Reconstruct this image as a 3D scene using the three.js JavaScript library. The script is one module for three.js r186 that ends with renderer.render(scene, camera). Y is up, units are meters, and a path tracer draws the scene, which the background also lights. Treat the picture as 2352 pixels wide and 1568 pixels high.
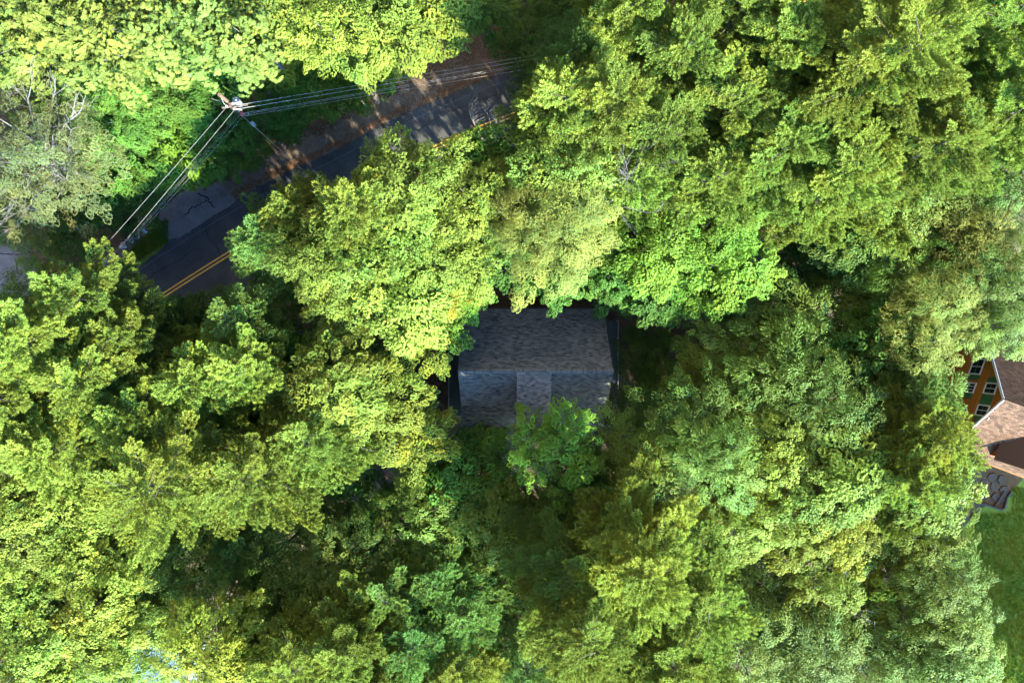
import * as THREE from 'three';
import { Sky } from 'three/addons/objects/Sky.js';
import { mergeGeometries } from 'three/addons/utils/BufferGeometryUtils.js';
import { RoundedBoxGeometry } from 'three/addons/geometries/RoundedBoxGeometry.js';
import { ImprovedNoise } from 'three/addons/math/ImprovedNoise.js';

// ------------------------------------------------------------------ camera, sky, sun, exposure
const CAM_H = 60;
const scene = new THREE.Scene();
const camera = new THREE.PerspectiveCamera(53.13, 1024 / 682, 0.5, 2000);
camera.position.set(0, CAM_H, 0);
camera.rotation.x = -Math.PI / 2;
scene.add(camera);

const SUN_EL = 30 * Math.PI / 180;
const sunDir = new THREE.Vector3(0.6 * Math.cos(SUN_EL), Math.sin(SUN_EL), 0.8 * Math.cos(SUN_EL));
const sky = new Sky();
sky.name = 'sky';
sky.scale.setScalar(1500);
Object.assign(sky.material.uniforms.sunPosition.value, { x: sunDir.x, y: sunDir.y, z: sunDir.z });
sky.material.uniforms.turbidity.value = 11;
sky.material.uniforms.rayleigh.value = 0.75;
sky.material.uniforms.mieCoefficient.value = 0.005;
sky.userData.kind = 'structure';
scene.add(sky);
scene.environmentIntensity = 0.3;

const sun = new THREE.DirectionalLight(new THREE.Color(1, 0.92, 0.7), 5);
sun.position.copy(sunDir).multiplyScalar(120);
sun.castShadow = true;
sun.shadow.mapSize.set(4096, 4096);
Object.assign(sun.shadow.camera, { left: -70, right: 70, top: 70, bottom: -70, near: 1, far: 300 });
scene.add(sun, sun.target);

const renderer = new THREE.WebGLRenderer({ antialias: true });
renderer.setSize(1024, 682);
renderer.shadowMap.enabled = true;
renderer.toneMapping = THREE.LinearToneMapping;
renderer.toneMappingExposure = 9.6;

// ------------------------------------------------------------------ helpers
let seed = 1;
const reseed = (n) => { seed = (n * 2654435761) >>> 0; };
const rnd = () => { seed = (seed + 0x6d2b79f5) | 0; let t = Math.imul(seed ^ (seed >>> 15), 1 | seed); t = (t + Math.imul(t ^ (t >>> 7), 61 | t)) ^ t; return ((t ^ (t >>> 14)) >>> 0) / 4294967296; };
const rr = (a, b) => a + (b - a) * rnd();
const perlin = new ImprovedNoise();
const noise = (x, y, z = 0) => perlin.noise(x, y, z);
const V = (x, y, z) => new THREE.Vector3(x, y, z);
const lin = (r, g, b) => new THREE.Color().setRGB(r, g, b);
// plan position: a reading on a 2352 x 1568 survey sheet of the site turned into metres at height y
const at = (px, py, y = 0) => V((px - 1176) / 1568 * (CAM_H - y), y, (py - 784) / 1568 * (CAM_H - y));

const used = {};
function numbered(name) { used[name] = (used[name] ?? -1) + 1; return used[name] ? name + '_' + String(used[name]).padStart(3, '0') : name; }
function shade(o) { o.traverse((m) => { if (m.isMesh) { m.castShadow = true; m.receiveShadow = true; } }); return o; }
function tag(o, label, category, group) { o.userData.label = label; o.userData.category = category; if (group) o.userData.group = group; return o; }
function thing(name, label, category, pos = V(0, 0, 0), group) {
  const g = new THREE.Group(); g.name = numbered(name); g.position.copy(pos); tag(g, label, category, group); scene.add(g); return g;
}
function part(name, geo, mat, parent, label) {
  const m = new THREE.Mesh(geo, mat); m.name = name; m.castShadow = m.receiveShadow = true;
  if (label) m.userData.label = label;
  parent.add(m); return m;
}
function struct(name, geo, mat) { const m = new THREE.Mesh(geo, mat); m.name = name; m.userData.kind = 'structure'; m.receiveShadow = true; m.castShadow = true; scene.add(m); return m; }
const std = (c, rough = 0.85, extra = {}) => new THREE.MeshPhysicalMaterial({ color: lin(...c), roughness: rough, specularIntensity: rough < 0.65 ? 0.6 : 0.15, ...extra });

// tapered tube along points
function limbGeo(pts, r0, r1, radial = 6, seg) {
  const curve = new THREE.CatmullRomCurve3(pts);
  const n = seg ?? Math.max(2, pts.length * 3), pos = [], idx = [];
  const fr = curve.computeFrenetFrames(n, false);
  for (let i = 0; i <= n; i++) {
    const p = curve.getPoint(i / n), r = r0 + (r1 - r0) * (i / n);
    for (let k = 0; k < radial; k++) {
      const a = k / radial * Math.PI * 2, c = Math.cos(a) * r, s = Math.sin(a) * r, N = fr.normals[i], B = fr.binormals[i];
      pos.push(p.x + N.x * c + B.x * s, p.y + N.y * c + B.y * s, p.z + N.z * c + B.z * s);
    }
  }
  for (let i = 0; i < n; i++) for (let k = 0; k < radial; k++) {
    const a = i * radial + k, b = i * radial + (k + 1) % radial, c = a + radial, d = b + radial;
    idx.push(a, b, c, b, d, c);
  }
  const g = new THREE.BufferGeometry();
  g.setAttribute('position', new THREE.Float32BufferAttribute(pos, 3)); g.setIndex(idx); g.computeVertexNormals();
  return g;
}
// a seamless value-noise picture: fn(u, v, n) gives a linear colour
function paint(size, fn, srgb = true) {
  const data = new Uint8Array(size * size * 4);
  for (let y = 0; y < size; y++) for (let x = 0; x < size; x++) {
    const c = fn(x / size, y / size), o = (y * size + x) * 4;
    for (let k = 0; k < 3; k++) { const l = Math.min(1, Math.max(0, c[k])); data[o + k] = 255 * (srgb ? (l <= 0.0031308 ? l * 12.92 : 1.055 * l ** (1 / 2.4) - 0.055) : l); }
    data[o + 3] = 255;
  }
  const t = new THREE.DataTexture(data, size, size); t.wrapS = t.wrapT = THREE.RepeatWrapping; t.magFilter = t.minFilter = THREE.LinearFilter;
  if (srgb) t.colorSpace = THREE.SRGBColorSpace;
  t.needsUpdate = true; return t;
}
// noise that tiles over [0,1)
const tn = (u, v, f, z) => {
  const a = noise(u * f, v * f, z), b = noise((u - 1) * f, v * f, z), c = noise(u * f, (v - 1) * f, z), d = noise((u - 1) * f, (v - 1) * f, z);
  return (a * (1 - u) + b * u) * (1 - v) + (c * (1 - u) + d * u) * v;
};
const mix3 = (a, b, t) => a.map((x, i) => x + (b[i] - x) * t);
function metricUV(g, s = 1) { const p = g.attributes.position, uv = new Float32Array(p.count * 2); for (let i = 0; i < p.count; i++) { uv[i * 2] = p.getX(i) / s; uv[i * 2 + 1] = p.getZ(i) / s; } g.setAttribute('uv', new THREE.BufferAttribute(uv, 2)); return g; }
// flat ground sheet from sheet readings, outline roughened
function patchGeo(pts, y, rough = 0.25, s = 4) {
  const c = new THREE.CatmullRomCurve3(pts.map(([a, b]) => at(a, b)), true, 'catmullrom', 0.25).getPoints(pts.length * 10);
  const sh = new THREE.Shape(c.map((p) => new THREE.Vector2(p.x + rough * noise(p.x * 2, p.z * 2, 3), -(p.z + rough * noise(p.x * 2, p.z * 2, 9)))));
  const g = new THREE.ShapeGeometry(sh); g.rotateX(-Math.PI / 2); g.translate(0, y, 0); return metricUV(g, s);
}
function ribbonGeo(pts, a, b, y, s = 4, rough = 0, z = 0) { // strip between offsets a and b (metres) beside a line
  const c = new THREE.CatmullRomCurve3(pts.map((p) => V(p.x, 0, p.z))), n = 160, pos = [], uv = [], idx = [];
  let len = 0, last = null;
  for (let i = 0; i <= n; i++) {
    const p = c.getPoint(i / n), t = c.getTangent(i / n), nx = -t.z, nz = t.x;
    if (last) len += p.distanceTo(last); last = p;
    const e = (k) => rough * noise(p.x * 1.3, p.z * 1.3, z + k) + rough * 0.6 * noise(p.x * 4, p.z * 4, z + k);
    for (const [k, o] of [[0, a + e(1)], [1, b + e(5)]]) { pos.push(p.x + nx * o, y, p.z + nz * o); uv.push(len / s, o / s); }
    if (i < n) { const q = i * 2; idx.push(q, q + 2, q + 1, q + 1, q + 2, q + 3); }
  }
  const g = new THREE.BufferGeometry();
  g.setAttribute('position', new THREE.Float32BufferAttribute(pos, 3)); g.setAttribute('uv', new THREE.Float32BufferAttribute(uv, 2)); g.setIndex(idx); g.computeVertexNormals();
  if (g.attributes.normal.getY(0) < 0) { g.setIndex(idx.map((_, i) => idx[i - (i % 3) + [0, 2, 1][i % 3]])); g.computeVertexNormals(); }
  return g;
}

// ------------------------------------------------------------------ ground, road, verges
const litterTex = paint(1024, (u, v) => {
  const n = tn(u, v, 6, 1), f = tn(u, v, 60, 2), h = tn(u, v, 140, 3);
  let c = mix3([0.028, 0.021, 0.013], [0.06, 0.04, 0.023], 0.5 + n * 0.9);
  if (h > 0.28) c = mix3(c, [0.14, 0.11, 0.075], 0.7); else if (f > 0.3) c = mix3(c, [0.08, 0.046, 0.024], 0.7); else if (h < -0.3) c = c.map((x) => x * 0.45);
  return c;
});
const asphaltTex = paint(1024, (u, v) => {
  const n = tn(u, v, 5, 4), f = tn(u, v, 24, 5), h = tn(u, v, 170, 6), k = 0.033 + n * 0.012 + f * 0.007 + h * 0.016;
  return [k, k * 1.02, k * 0.98];
});
const gravelTex = paint(1024, (u, v) => {
  const n = tn(u, v, 8, 7), h = tn(u, v, 150, 8), f = tn(u, v, 40, 9);
  let c = mix3([0.065, 0.05, 0.036], [0.12, 0.095, 0.07], 0.5 + n);
  return c.map((x) => x * (1 + h * 1.1 + f * 0.35));
});
const needleTex = paint(1024, (u, v) => {
  const n = tn(u, v, 9, 11), h = tn(u, v, 130, 12);
  return mix3([0.06, 0.034, 0.018], [0.11, 0.057, 0.027], 0.5 + n + h * 0.8);
});
const lawnTex = paint(1024, (u, v) => {
  const n = tn(u, v, 4, 13), f = tn(u, v, 18, 14), h = tn(u, v, 190, 15);
  return mix3([0.045, 0.085, 0.01], [0.1, 0.11, 0.014], 0.45 + n * 0.8 + f * 0.4).map((x) => x * (1 + h * 0.7));
});
const oldPaveTex = paint(1024, (u, v) => {
  const n = tn(u, v, 5, 17), f = tn(u, v, 22, 18), h = tn(u, v, 160, 19), k = 0.085 + n * 0.025 + f * 0.018 + h * 0.03;
  return [k * 1.04, k * 0.97, k * 0.92];
});
const bumpy = (map, scale, rough = 0.95) => new THREE.MeshPhysicalMaterial({ map, bumpMap: map, bumpScale: scale, roughness: rough, specularIntensity: 0.15 });
const M = {
  litter: bumpy(litterTex, 0.05), asphalt: bumpy(asphaltTex, 0.006, 0.9), gravel: bumpy(gravelTex, 0.04), needles: bumpy(needleTex, 0.02), lawn: bumpy(lawnTex, 0.05), oldPave: bumpy(oldPaveTex, 0.012, 0.92),
  yellow: std([0.42, 0.235, 0.035], 0.75), white: std([0.058, 0.062, 0.06], 0.88), crack: std([0.012, 0.013, 0.015], 0.8), soil: new THREE.MeshPhysicalMaterial({ map: gravelTex, bumpMap: gravelTex, bumpScale: 0.04, roughness: 0.95, specularIntensity: 0.1, color: lin(0.62, 0.44, 0.26) }),
};
struct('ground', metricUV(new THREE.PlaneGeometry(1400, 1400, 1, 1).rotateX(-Math.PI / 2), 9), M.litter);

// upper edge of the road, then everything beside it
const roadEdge = [[-300, 1000], [-60, 840], [250, 640], [520, 470], [640, 405], [784, 337], [850, 300], [927, 263], [1077, 197], [1200, 150], [1500, 40], [1900, -120]].map(([x, y]) => at(x, y));
const HALF = 3.79;
const road = struct('road', ribbonGeo(roadEdge, 0, 2 * HALF, 0.016, 6, 0.06, 2), M.asphalt);
for (const o of [-0.15, 0.15]) part('centre_line', ribbonGeo(roadEdge, HALF + o - 0.06, HALF + o + 0.06, 0.020, 2), M.yellow, road);
part('edge_line', ribbonGeo(roadEdge, HALF - 3.06, HALF - 3.0, 0.020, 2, 0.02, 8), M.white, road, 'worn white edge line');
struct('gravel_verge', ribbonGeo(roadEdge, -2.0, 0.0, 0.008, 4, 0.7, 4), M.gravel);
struct('needle_litter_verge', ribbonGeo(roadEdge, -0.7, -0.08, 0.012, 3, 0.3, 6), M.needles);
struct('far_needle_litter_verge', ribbonGeo(roadEdge, 2 * HALF - 0.2, 2 * HALF + 1.2, 0.012, 3, 0.4, 7), M.needles);
const drive = struct('driveway', patchGeo([[455, 415], [400, 455], [366, 490], [378, 545], [415, 545], [470, 508], [540, 462], [505, 425]], 0.0245, 0.15), M.oldPave);
const sidePave = struct('side_pavement', patchGeo([[-120, 520], [20, 530], [52, 560], [80, 610], [88, 660], [40, 690], [-140, 700]], 0.0245, 0.2), M.oldPave);
function crackOn(parent, pts, w) {
  const c = new THREE.CatmullRomCurve3(pts.map(([a, b]) => at(a, b))).getPoints(40), pos = [], idx = [];
  c.forEach((p, i) => {
    const q = c[Math.min(i + 1, c.length - 1)].clone().sub(c[Math.max(i - 1, 0)]).normalize(), j = 0.12 * noise(p.x * 5, p.z * 5, 1), ww = w * (0.45 + 0.9 * Math.abs(noise(p.x * 3, p.z * 3, 5)) + 0.3 * rnd()) * Math.min(1, 4 * (1 - i / c.length) + 0.2);
    pos.push(p.x - q.z * (j + ww), 0.0285, p.z + q.x * (j + ww), p.x - q.z * (j - ww), 0.0285, p.z + q.x * (j - ww));
    if (i) idx.push(i * 2 - 2, i * 2 - 1, i * 2, i * 2 - 1, i * 2 + 1, i * 2);
  });
  const g = new THREE.BufferGeometry(); g.setAttribute('position', new THREE.Float32BufferAttribute(pos, 3)); g.setIndex(idx); g.computeVertexNormals();
  part('crack', g, M.crack, parent);
}
reseed(3);
crackOn(drive, [[453.6, 443.7], [466, 450], [477, 455], [480, 463], [487, 470], [493, 478]], 0.085);
crackOn(drive, [[475, 460], [462, 466], [452, 474], [440, 477], [432, 488], [418, 498]], 0.06);
crackOn(sidePave, [[-20, 580], [20, 584], [50, 583], [78, 580]], 0.06);
crackOn(sidePave, [[62, 590], [44, 598], [38, 610], [40, 630]], 0.05);
crackOn(road, [[575, 520], [640, 470], [700, 440], [790, 385]], 0.03); crackOn(road, [[330, 650], [362, 622], [410, 598], [450, 566]], 0.035); crackOn(road, [[960, 300], [1010, 268], [1080, 238], [1160, 212]], 0.03); crackOn(road, [[470, 520], [480, 545], [500, 570], [505, 600]], 0.03);
struct('grass_verge', patchGeo([[285, 600], [330, 540], [350, 505], [372, 520], [385, 552], [360, 580], [312, 612], [262, 636]], 0.020, 0.3), M.lawn);
const lawn = struct('lawn', patchGeo([[2232, 1180], [2290, 1150], [2340, 1060], [2520, 1040], [2900, 1100], [2900, 1800], [2240, 1800], [2200, 1500], [2190, 1300]], 0.008, 0.4, 8), M.lawn);

// ------------------------------------------------------------------ the grey-roofed house
const shingleGeo = new THREE.BoxGeometry(0.31, 0.014, 0.26); shingleGeo.translate(0.155, 0, 0.07);
const shingleMat = std([1, 1, 1], 0.9);
// courses of asphalt shingles on a slope: local x along the eave, local z down the slope
function shingles(parent, W, L, tones, sd, lap = 0.145) {
  reseed(sd);
  const rows = Math.floor(L / lap), cols = Math.ceil(W / 0.31) + 1, m = [], c = [], q = new THREE.Matrix4(), tilt = new THREE.Matrix4().makeRotationX(0.05);
  for (let r = 0; r < rows; r++) {
    const shift = (r % 2 ? 0.155 : 0) + rr(-0.03, 0.03);
    for (let k = 0; k < cols; k++) {
      const x0 = -W / 2 + k * 0.31 - shift, x1 = Math.min(W / 2, x0 + 0.302), xa = Math.max(-W / 2, x0); if (x1 - xa < 0.04) continue;
      q.makeScale((x1 - xa) / 0.31, rr(0.8, 1.5), 1).premultiply(tilt).setPosition(xa, 0.014, r * lap + 0.02);
      m.push(...q.elements);
      const t = tones[Math.floor(rnd() * tones.length)], kk = rr(0.82, 1.15) * (rnd() < 0.13 ? 0.6 : 1) * (1 + 0.18 * noise(xa * 0.35, r * 0.06, sd));
      c.push(t[0] * kk, t[1] * kk, t[2] * kk);
    }
  }
  const n = c.length / 3, im = new THREE.InstancedMesh(shingleGeo, shingleMat, n);
  im.instanceMatrix.array.set(m); im.instanceColor = new THREE.InstancedBufferAttribute(new Float32Array(c), 3);
  im.name = 'shingles'; im.userData.kind = 'stuff'; im.castShadow = im.receiveShadow = true; parent.add(im);
}
// a roof slab between an upper edge and a lower edge, both level; returns the mesh, whose local z runs down the slope from the upper edge
function slope(parent, cx, y0, z0, y1, z1, W, mat, th = 0.16) {
  const L = Math.hypot(y1 - y0, z1 - z0), g = new THREE.BoxGeometry(W, th, L); g.translate(0, -th / 2, L / 2);
  const m = part('roof', g, mat, parent); m.position.set(cx, y0, z0); m.rotation.x = Math.atan2(y0 - y1, z1 - z0); m.userData.len = L; return m;
}
const HM = {
  deckBoard: std([0.032, 0.042, 0.038], 0.8), rail: std([0.12, 0.118, 0.11], 0.75), wall: std([0.07, 0.085, 0.07], 0.85), trim: std([0.22, 0.22, 0.2], 0.7), under: std([0.05, 0.052, 0.055], 0.9),
  glass: new THREE.MeshPhysicalMaterial({ color: lin(0.6, 0.65, 0.66), roughness: 0.05, transmission: 1, thickness: 0 }), dark: std([0.02, 0.02, 0.022], 0.9), metal: std([0.5, 0.51, 0.52], 0.4, { metalness: 0.7 }),
};
const GREY = [[0.07, 0.07, 0.063], [0.086, 0.084, 0.075], [0.075, 0.079, 0.066], [0.056, 0.056, 0.051], [0.1, 0.095, 0.082]];
{
  const x0 = -4.02, x1 = 7.52, W = x1 - x0, ridge = 9.3, eave = 4.0, zr = 2.2, zf = 7.0, zb = -2.22, cx = (x0 + x1) / 2;
  const h = thing('shingled_house', 'house with a dark grey shingle roof and centre dormer in the forest clearing', 'house', V(cx, 0, zr));
  const lx = (x) => x - cx, lz = (z) => z - zr;
  // walls: four sides and the gable triangles
  const wx = W / 2 - 0.35, zF = lz(zf) - 0.4, zB = lz(zb) + 0.4, th = 0.18, wh = 4.25;
  part('wall', new THREE.BoxGeometry(2 * wx, wh, th).translate(0, wh / 2, zF - th / 2), HM.wall, h);
  part('wall', new THREE.BoxGeometry(2 * wx, wh, th).translate(0, wh / 2, zB + th / 2), HM.wall, h);
  for (const sd of [-1, 1]) {
    const k = (ridge - eave) / (zf - zr), top = ridge - 0.3, sh = new THREE.Shape([new THREE.Vector2(zB + th, 0), new THREE.Vector2(zF - th, 0), new THREE.Vector2(zF - th, Math.min(wh, top - k * (zF - th))), new THREE.Vector2(0, top), new THREE.Vector2(zB + th, Math.min(wh, top + k * (zB + th)))]);
    const g = new THREE.ExtrudeGeometry(sh, { depth: th, bevelEnabled: false }); g.rotateY(-Math.PI / 2); g.translate(sd > 0 ? wx : -wx + th, 0, 0);
    part('wall', g, HM.wall, h);
  }
  // windows and door of the long fronts
  const win = (x, y, z, w, hh, face) => {
    const f = part('window', mergeGeometries([[0, hh / 2, w, 0.09], [0, -hh / 2, w, 0.09], [-w / 2, 0, 0.09, hh], [w / 2, 0, 0.09, hh], [0, 0, 0.04, hh]].map(([a, b, ww, h2]) => new RoundedBoxGeometry(ww + 0.09, h2 + (h2 > 0.2 ? -0.1 : 0), 0.07, 1, 0.01).translate(a, b, 0))), HM.trim, h);
    f.position.set(x, y, z + face * 0.03);
    part('pane', new THREE.PlaneGeometry(w - 0.06, hh - 0.06), HM.glass, f); part('sash', new THREE.BoxGeometry(w - 0.04, hh - 0.04, 0.01).translate(0, 0, -face * 0.02), HM.dark, f);
  };
  for (const x of [-4.2, -2.4, 2.6, 4.3]) win(x, 2.1, zF, 1.1, 1.3, 1);
  for (const x of [-3.6, -0.6, 3.2]) win(x, 2.1, zB, 1.1, 1.3, -1);
  part('door', new RoundedBoxGeometry(0.95, 2.05, 0.08, 1, 0.02).translate(0.4, 1.28, zF + 0.03), HM.trim, h);
  // main slopes
  const front = slope(h, 0, ridge, 0, eave, lz(zf), W, HM.under), back = slope(h, 0, ridge, 0, eave, lz(zf), W, HM.under);
  back.rotation.set(0, 0, 0); back.rotation.order = 'YXZ'; back.rotation.y = Math.PI; back.rotation.x = Math.atan2(ridge - eave, zf - zr);
  shingles(front, W, front.userData.len, GREY, 71); shingles(back, W, back.userData.len, GREY, 72);
  // ridge cap, one shingle at a time
  const capG = (() => { const a = Math.atan2(ridge - eave, zf - zr), gs = [-1, 1].map((d) => { const g = new THREE.BoxGeometry(0.2, 0.016, 0.26); g.translate(0, 0, 0.12); if (d < 0) g.rotateY(Math.PI); g.rotateX(d * a); return g; }); return mergeGeometries(gs); })();
  const capM = [0, 1, 2, 3].map((i) => std(GREY[i].map((x) => x * (0.95 + 0.22 * i)), 0.9));
  reseed(77);
  for (let x = -W / 2 + 0.1, i = 0; x < W / 2 - 0.05; x += 0.165, i++) { const m = part('ridge_shingle', capG, capM[Math.floor(rnd() * 4)], h); m.position.set(x, ridge + 0.03, 0); m.rotation.z = -0.06 + rr(-0.01, 0.01); }
  // gutters and rakes
  for (const z of [lz(zf) + 0.07, -lz(zf) - 0.07]) part('gutter', new RoundedBoxGeometry(W, 0.12, 0.12, 1, 0.03).translate(0, eave - 0.16, z), HM.under, h);
  // shed dormer
  const da = lx(0.36), db = lx(2.94), dw = db - da, dc = (da + db) / 2, dz = lz(6.53), dy = 7.5;
  const dr = slope(h, dc, ridge - 0.02, 0.12, dy, dz, dw, HM.under, 0.14); shingles(dr, dw, dr.userData.len, GREY.map((c) => c.map((x) => x * 1.15)), 73);
  const wallAt = (z) => ridge - (ridge - eave) / lz(zf) * z;
  for (const sd of [-1, 1]) {
    const zE = dz - 0.35, sh = new THREE.Shape([new THREE.Vector2(0.5, ridge - 0.32), new THREE.Vector2(zE, ridge - 0.2 - (ridge - dy) * zE / dz), new THREE.Vector2(zE, wallAt(zE) - 0.1), new THREE.Vector2(0.5, wallAt(0.5) - 0.1)]);
    const g = new THREE.ExtrudeGeometry(sh, { depth: 0.1, bevelEnabled: false }); g.rotateY(-Math.PI / 2); g.translate(sd > 0 ? db - 0.2 : da + 0.3, 0, 0); part('dormer_wall', g, HM.wall, h);
  }
  part('dormer_wall', new THREE.BoxGeometry(dw - 0.5, 2.35, 0.1).translate(dc, 6.15, dz - 0.42), HM.wall, h);
  win(dc, 6.3, dz - 0.36, 1.3, 1.2, 1);
  // vent near the upper left corner of the roof
  const vent = part('vent_pipe', new THREE.CylinderGeometry(0.06, 0.06, 0.55, 14).translate(0, 0.25, 0), HM.metal, h); vent.position.set(lx(-3.05), eave + 0.85, lz(-1.5));
  part('collar', new THREE.TorusGeometry(0.12, 0.04, 8, 16).rotateX(Math.PI / 2).translate(0, 0.14, 0), HM.metal, vent);
  // side decks: boards one by one, rail with posts
  for (const [a, b, z0, z1, sd] of [[-5.42, -4.02 + 0.35, 0.78, 6.35, -1], [7.52 - 0.35, 9.05, -1.8, 4.05, 1]]) {
    const n = Math.floor((b - a) / 0.15), len = z1 - z0, g = new RoundedBoxGeometry(0.14, 0.04, len, 1, 0.008);
    for (let i = 0; i < n; i++) { const m = part('deck_board', g, HM.deckBoard, h); m.position.set(lx(a + 0.075 + i * 0.15), 1.2 + rr(-0.004, 0.004), lz((z0 + z1) / 2)); }
    part('deck_skirt', new THREE.BoxGeometry(0.05, 1.17, len).translate(lx(sd < 0 ? a : b), 0.585, lz((z0 + z1) / 2)), HM.deckBoard, h);
    const xo = lx(sd < 0 ? a + 0.05 : b - 0.05);
    const rail = part('handrail', new RoundedBoxGeometry(0.1, 0.05, len, 1, 0.012).translate(xo, 2.2, lz((z0 + z1) / 2)), HM.rail, h);
    const posts = Math.round(len / 1.4);
    for (let i = 0; i <= posts; i++) part('rail_post', new THREE.BoxGeometry(0.08, 0.96, 0.08).translate(xo, 1.7, lz(z0 + 0.05 + (len - 0.1) * i / posts)), HM.rail, h);
    if (sd < 0) { part('handrail', new RoundedBoxGeometry(b - a, 0.05, 0.1, 1, 0.012).translate(lx((a + b) / 2) + 0.06, 2.2, lz(z1 - 0.03)), HM.rail, h); part('deck_skirt', new THREE.BoxGeometry(b - a, 1.17, 0.05).translate(lx((a + b) / 2), 0.585, lz(z1)), HM.deckBoard, h); }
  }
}
// bare yard beside the house
struct('dirt_yard', patchGeo([[905, 780], [960, 830], [1030, 860], [1032, 960], [1150, 990], [1150, 1060], [1040, 1040], [1000, 950], [940, 900], [870, 820], [800, 760], [830, 740]], 0.0045, 0.5, 5), M.litter);

// ------------------------------------------------------------------ the orange house
const NM = {
  side: [[0.23, 0.088, 0.013], [0.26, 0.1, 0.015], [0.2, 0.075, 0.012], [0.235, 0.096, 0.018]].map((c) => std(c, 0.75)), roof: std([0.06, 0.036, 0.022], 0.9), white: std([0.42, 0.41, 0.38], 0.6), shutter: std([0.03, 0.09, 0.035], 0.7), dormerRoof: std([0.052, 0.03, 0.018], 0.9),
  cedar: std([0.13, 0.055, 0.018], 0.75),
};
const BROWN = [[0.049, 0.0265, 0.0135], [0.057, 0.031, 0.017], [0.043, 0.0235, 0.0125], [0.062, 0.035, 0.019]];
{
  const peak = at(2309, 918, 8.5), corner = at(2182, 1030, 4.5), run = Math.hypot(corner.x - peak.x, corner.z - peak.z), ang = Math.atan2(peak.x - corner.x, corner.z - peak.z);
  const L = 15, ridge = 8.5, eave = 4.5;
  const h = thing('timber_house', 'house with orange board walls, white windows and brown roof by the lawn', 'house', V(peak.x, 0, peak.z));
  h.rotation.y = -ang; // local z runs down the front slope, local x along the ridge away from the gable
  const slopeF = slope(h, L / 2, ridge, 0, eave, run, L, NM.roof), slopeB = slope(h, L / 2, ridge, 0, eave, run, L, NM.roof);
  slopeB.rotation.order = 'YXZ'; slopeB.rotation.y = Math.PI; slopeB.rotation.x = Math.atan2(ridge - eave, run);
  shingles(slopeF, L, slopeF.userData.len, BROWN, 81, 0.16); shingles(slopeB, L, slopeB.userData.len, BROWN, 82, 0.16);
  const gx = 0.35, zw = run - 0.3, k = (ridge - eave) / run;
  part('wall', (() => { const sh = new THREE.Shape([new THREE.Vector2(-zw, 0), new THREE.Vector2(zw, 0), new THREE.Vector2(zw, ridge - 0.3 - k * zw), new THREE.Vector2(0, ridge - 0.3), new THREE.Vector2(-zw, ridge - 0.3 - k * zw)]); const g = new THREE.ExtrudeGeometry(sh, { depth: 0.15, bevelEnabled: false }); g.rotateY(-Math.PI / 2); g.translate(gx + 0.15, 0, 0); return g; })(), NM.side[2], h);
  for (const sd of [-1, 1]) part('wall', new THREE.BoxGeometry(L - 0.6, eave - 0.1, 0.15).translate(L / 2 + 0.1, (eave - 0.1) / 2, sd * (zw - 0.08)), NM.side[0], h);
  // gable boards one by one
  reseed(85);
  for (let y = 0.1; y < ridge - 0.5; y += 0.2) {
    const half = Math.min(zw, (ridge - 0.35 - y - 0.2) / k); if (half < 0.15) break;
    const m = part('siding_board', new THREE.BoxGeometry(0.03, 0.205, 2 * half), NM.side[Math.floor(rnd() * 4)], h); m.position.set(gx - 0.02, y + 0.1, 0); m.rotation.z = -0.07;
  }
  for (const sd of [-1, 1]) { const len = Math.hypot(run, ridge - eave) - 0.05, m = part('rake_board', new RoundedBoxGeometry(0.06, 0.2, len, 1, 0.01).translate(0, 0, sd * len / 2), NM.white, h); m.position.set(-0.03, ridge - 0.1, 0); m.rotation.x = sd * Math.atan2(ridge - eave, run); }
  // windows: lx along the wall (z), height y
  const win = (z, y, w, hh, sashes) => {
    const f = part('window', mergeGeometries([[hh / 2, 0, 0.1, w + 0.1], [-hh / 2, 0, 0.1, w + 0.1], [0, -w / 2, hh - 0.1, 0.1], [0, w / 2, hh - 0.1, 0.1]].map(([b, c, h2, ww]) => new RoundedBoxGeometry(0.08, h2, ww, 1, 0.012).translate(0, b, c))), NM.white, h);
    f.position.set(gx - 0.07, y, z);
    part('pane', new THREE.PlaneGeometry(w - 0.08, hh - 0.08).rotateY(-Math.PI / 2), HM.glass, f);
    part('room_dark', new THREE.BoxGeometry(0.01, hh - 0.04, w - 0.04).translate(0.025, 0, 0), HM.dark, f);
    for (let i = 1; i < sashes; i++) part('glazing_bar', new THREE.BoxGeometry(0.04, hh - 0.08, 0.045).translate(-0.01, 0, -w / 2 + w * i / sashes), NM.white, f);
    part('glazing_bar', new THREE.BoxGeometry(0.035, 0.035, w - 0.08).translate(-0.012, 0.0, 0), sashes > 1 ? NM.shutter : NM.white, f);
  };
  const shut = (z, y, hh) => { const s = part('shutter', new RoundedBoxGeometry(0.05, hh, 0.42, 1, 0.01), NM.shutter, h); s.position.set(gx - 0.065, y, z); for (let i = 0; i < 7; i++) part('slat', new THREE.BoxGeometry(0.02, hh / 9, 0.34).translate(-0.03, -hh * 0.4 + i * hh * 0.133, 0), NM.shutter, s); };
  for (const z of [-0.85, 1.0]) { win(z, 6.15, 0.85, 1.25, 2); shut(z - 0.72, 6.15, 1.25); shut(z + 0.72, 6.15, 1.25); }
  for (const [z, w, s] of [[-2.6, 1.3, 2], [-0.75, 0.8, 3], [1.5, 0.9, 2], [3.3, 0.9, 2]]) { win(z, 3.7, w, 1.35, s); shut(z + w / 2 + 0.28, 3.7, 1.35); }
  part('gable_vent', new RoundedBoxGeometry(0.06, 0.3, 0.3, 1, 0.02).translate(gx - 0.08, 7.05, 1.55), NM.white, h);
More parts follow.
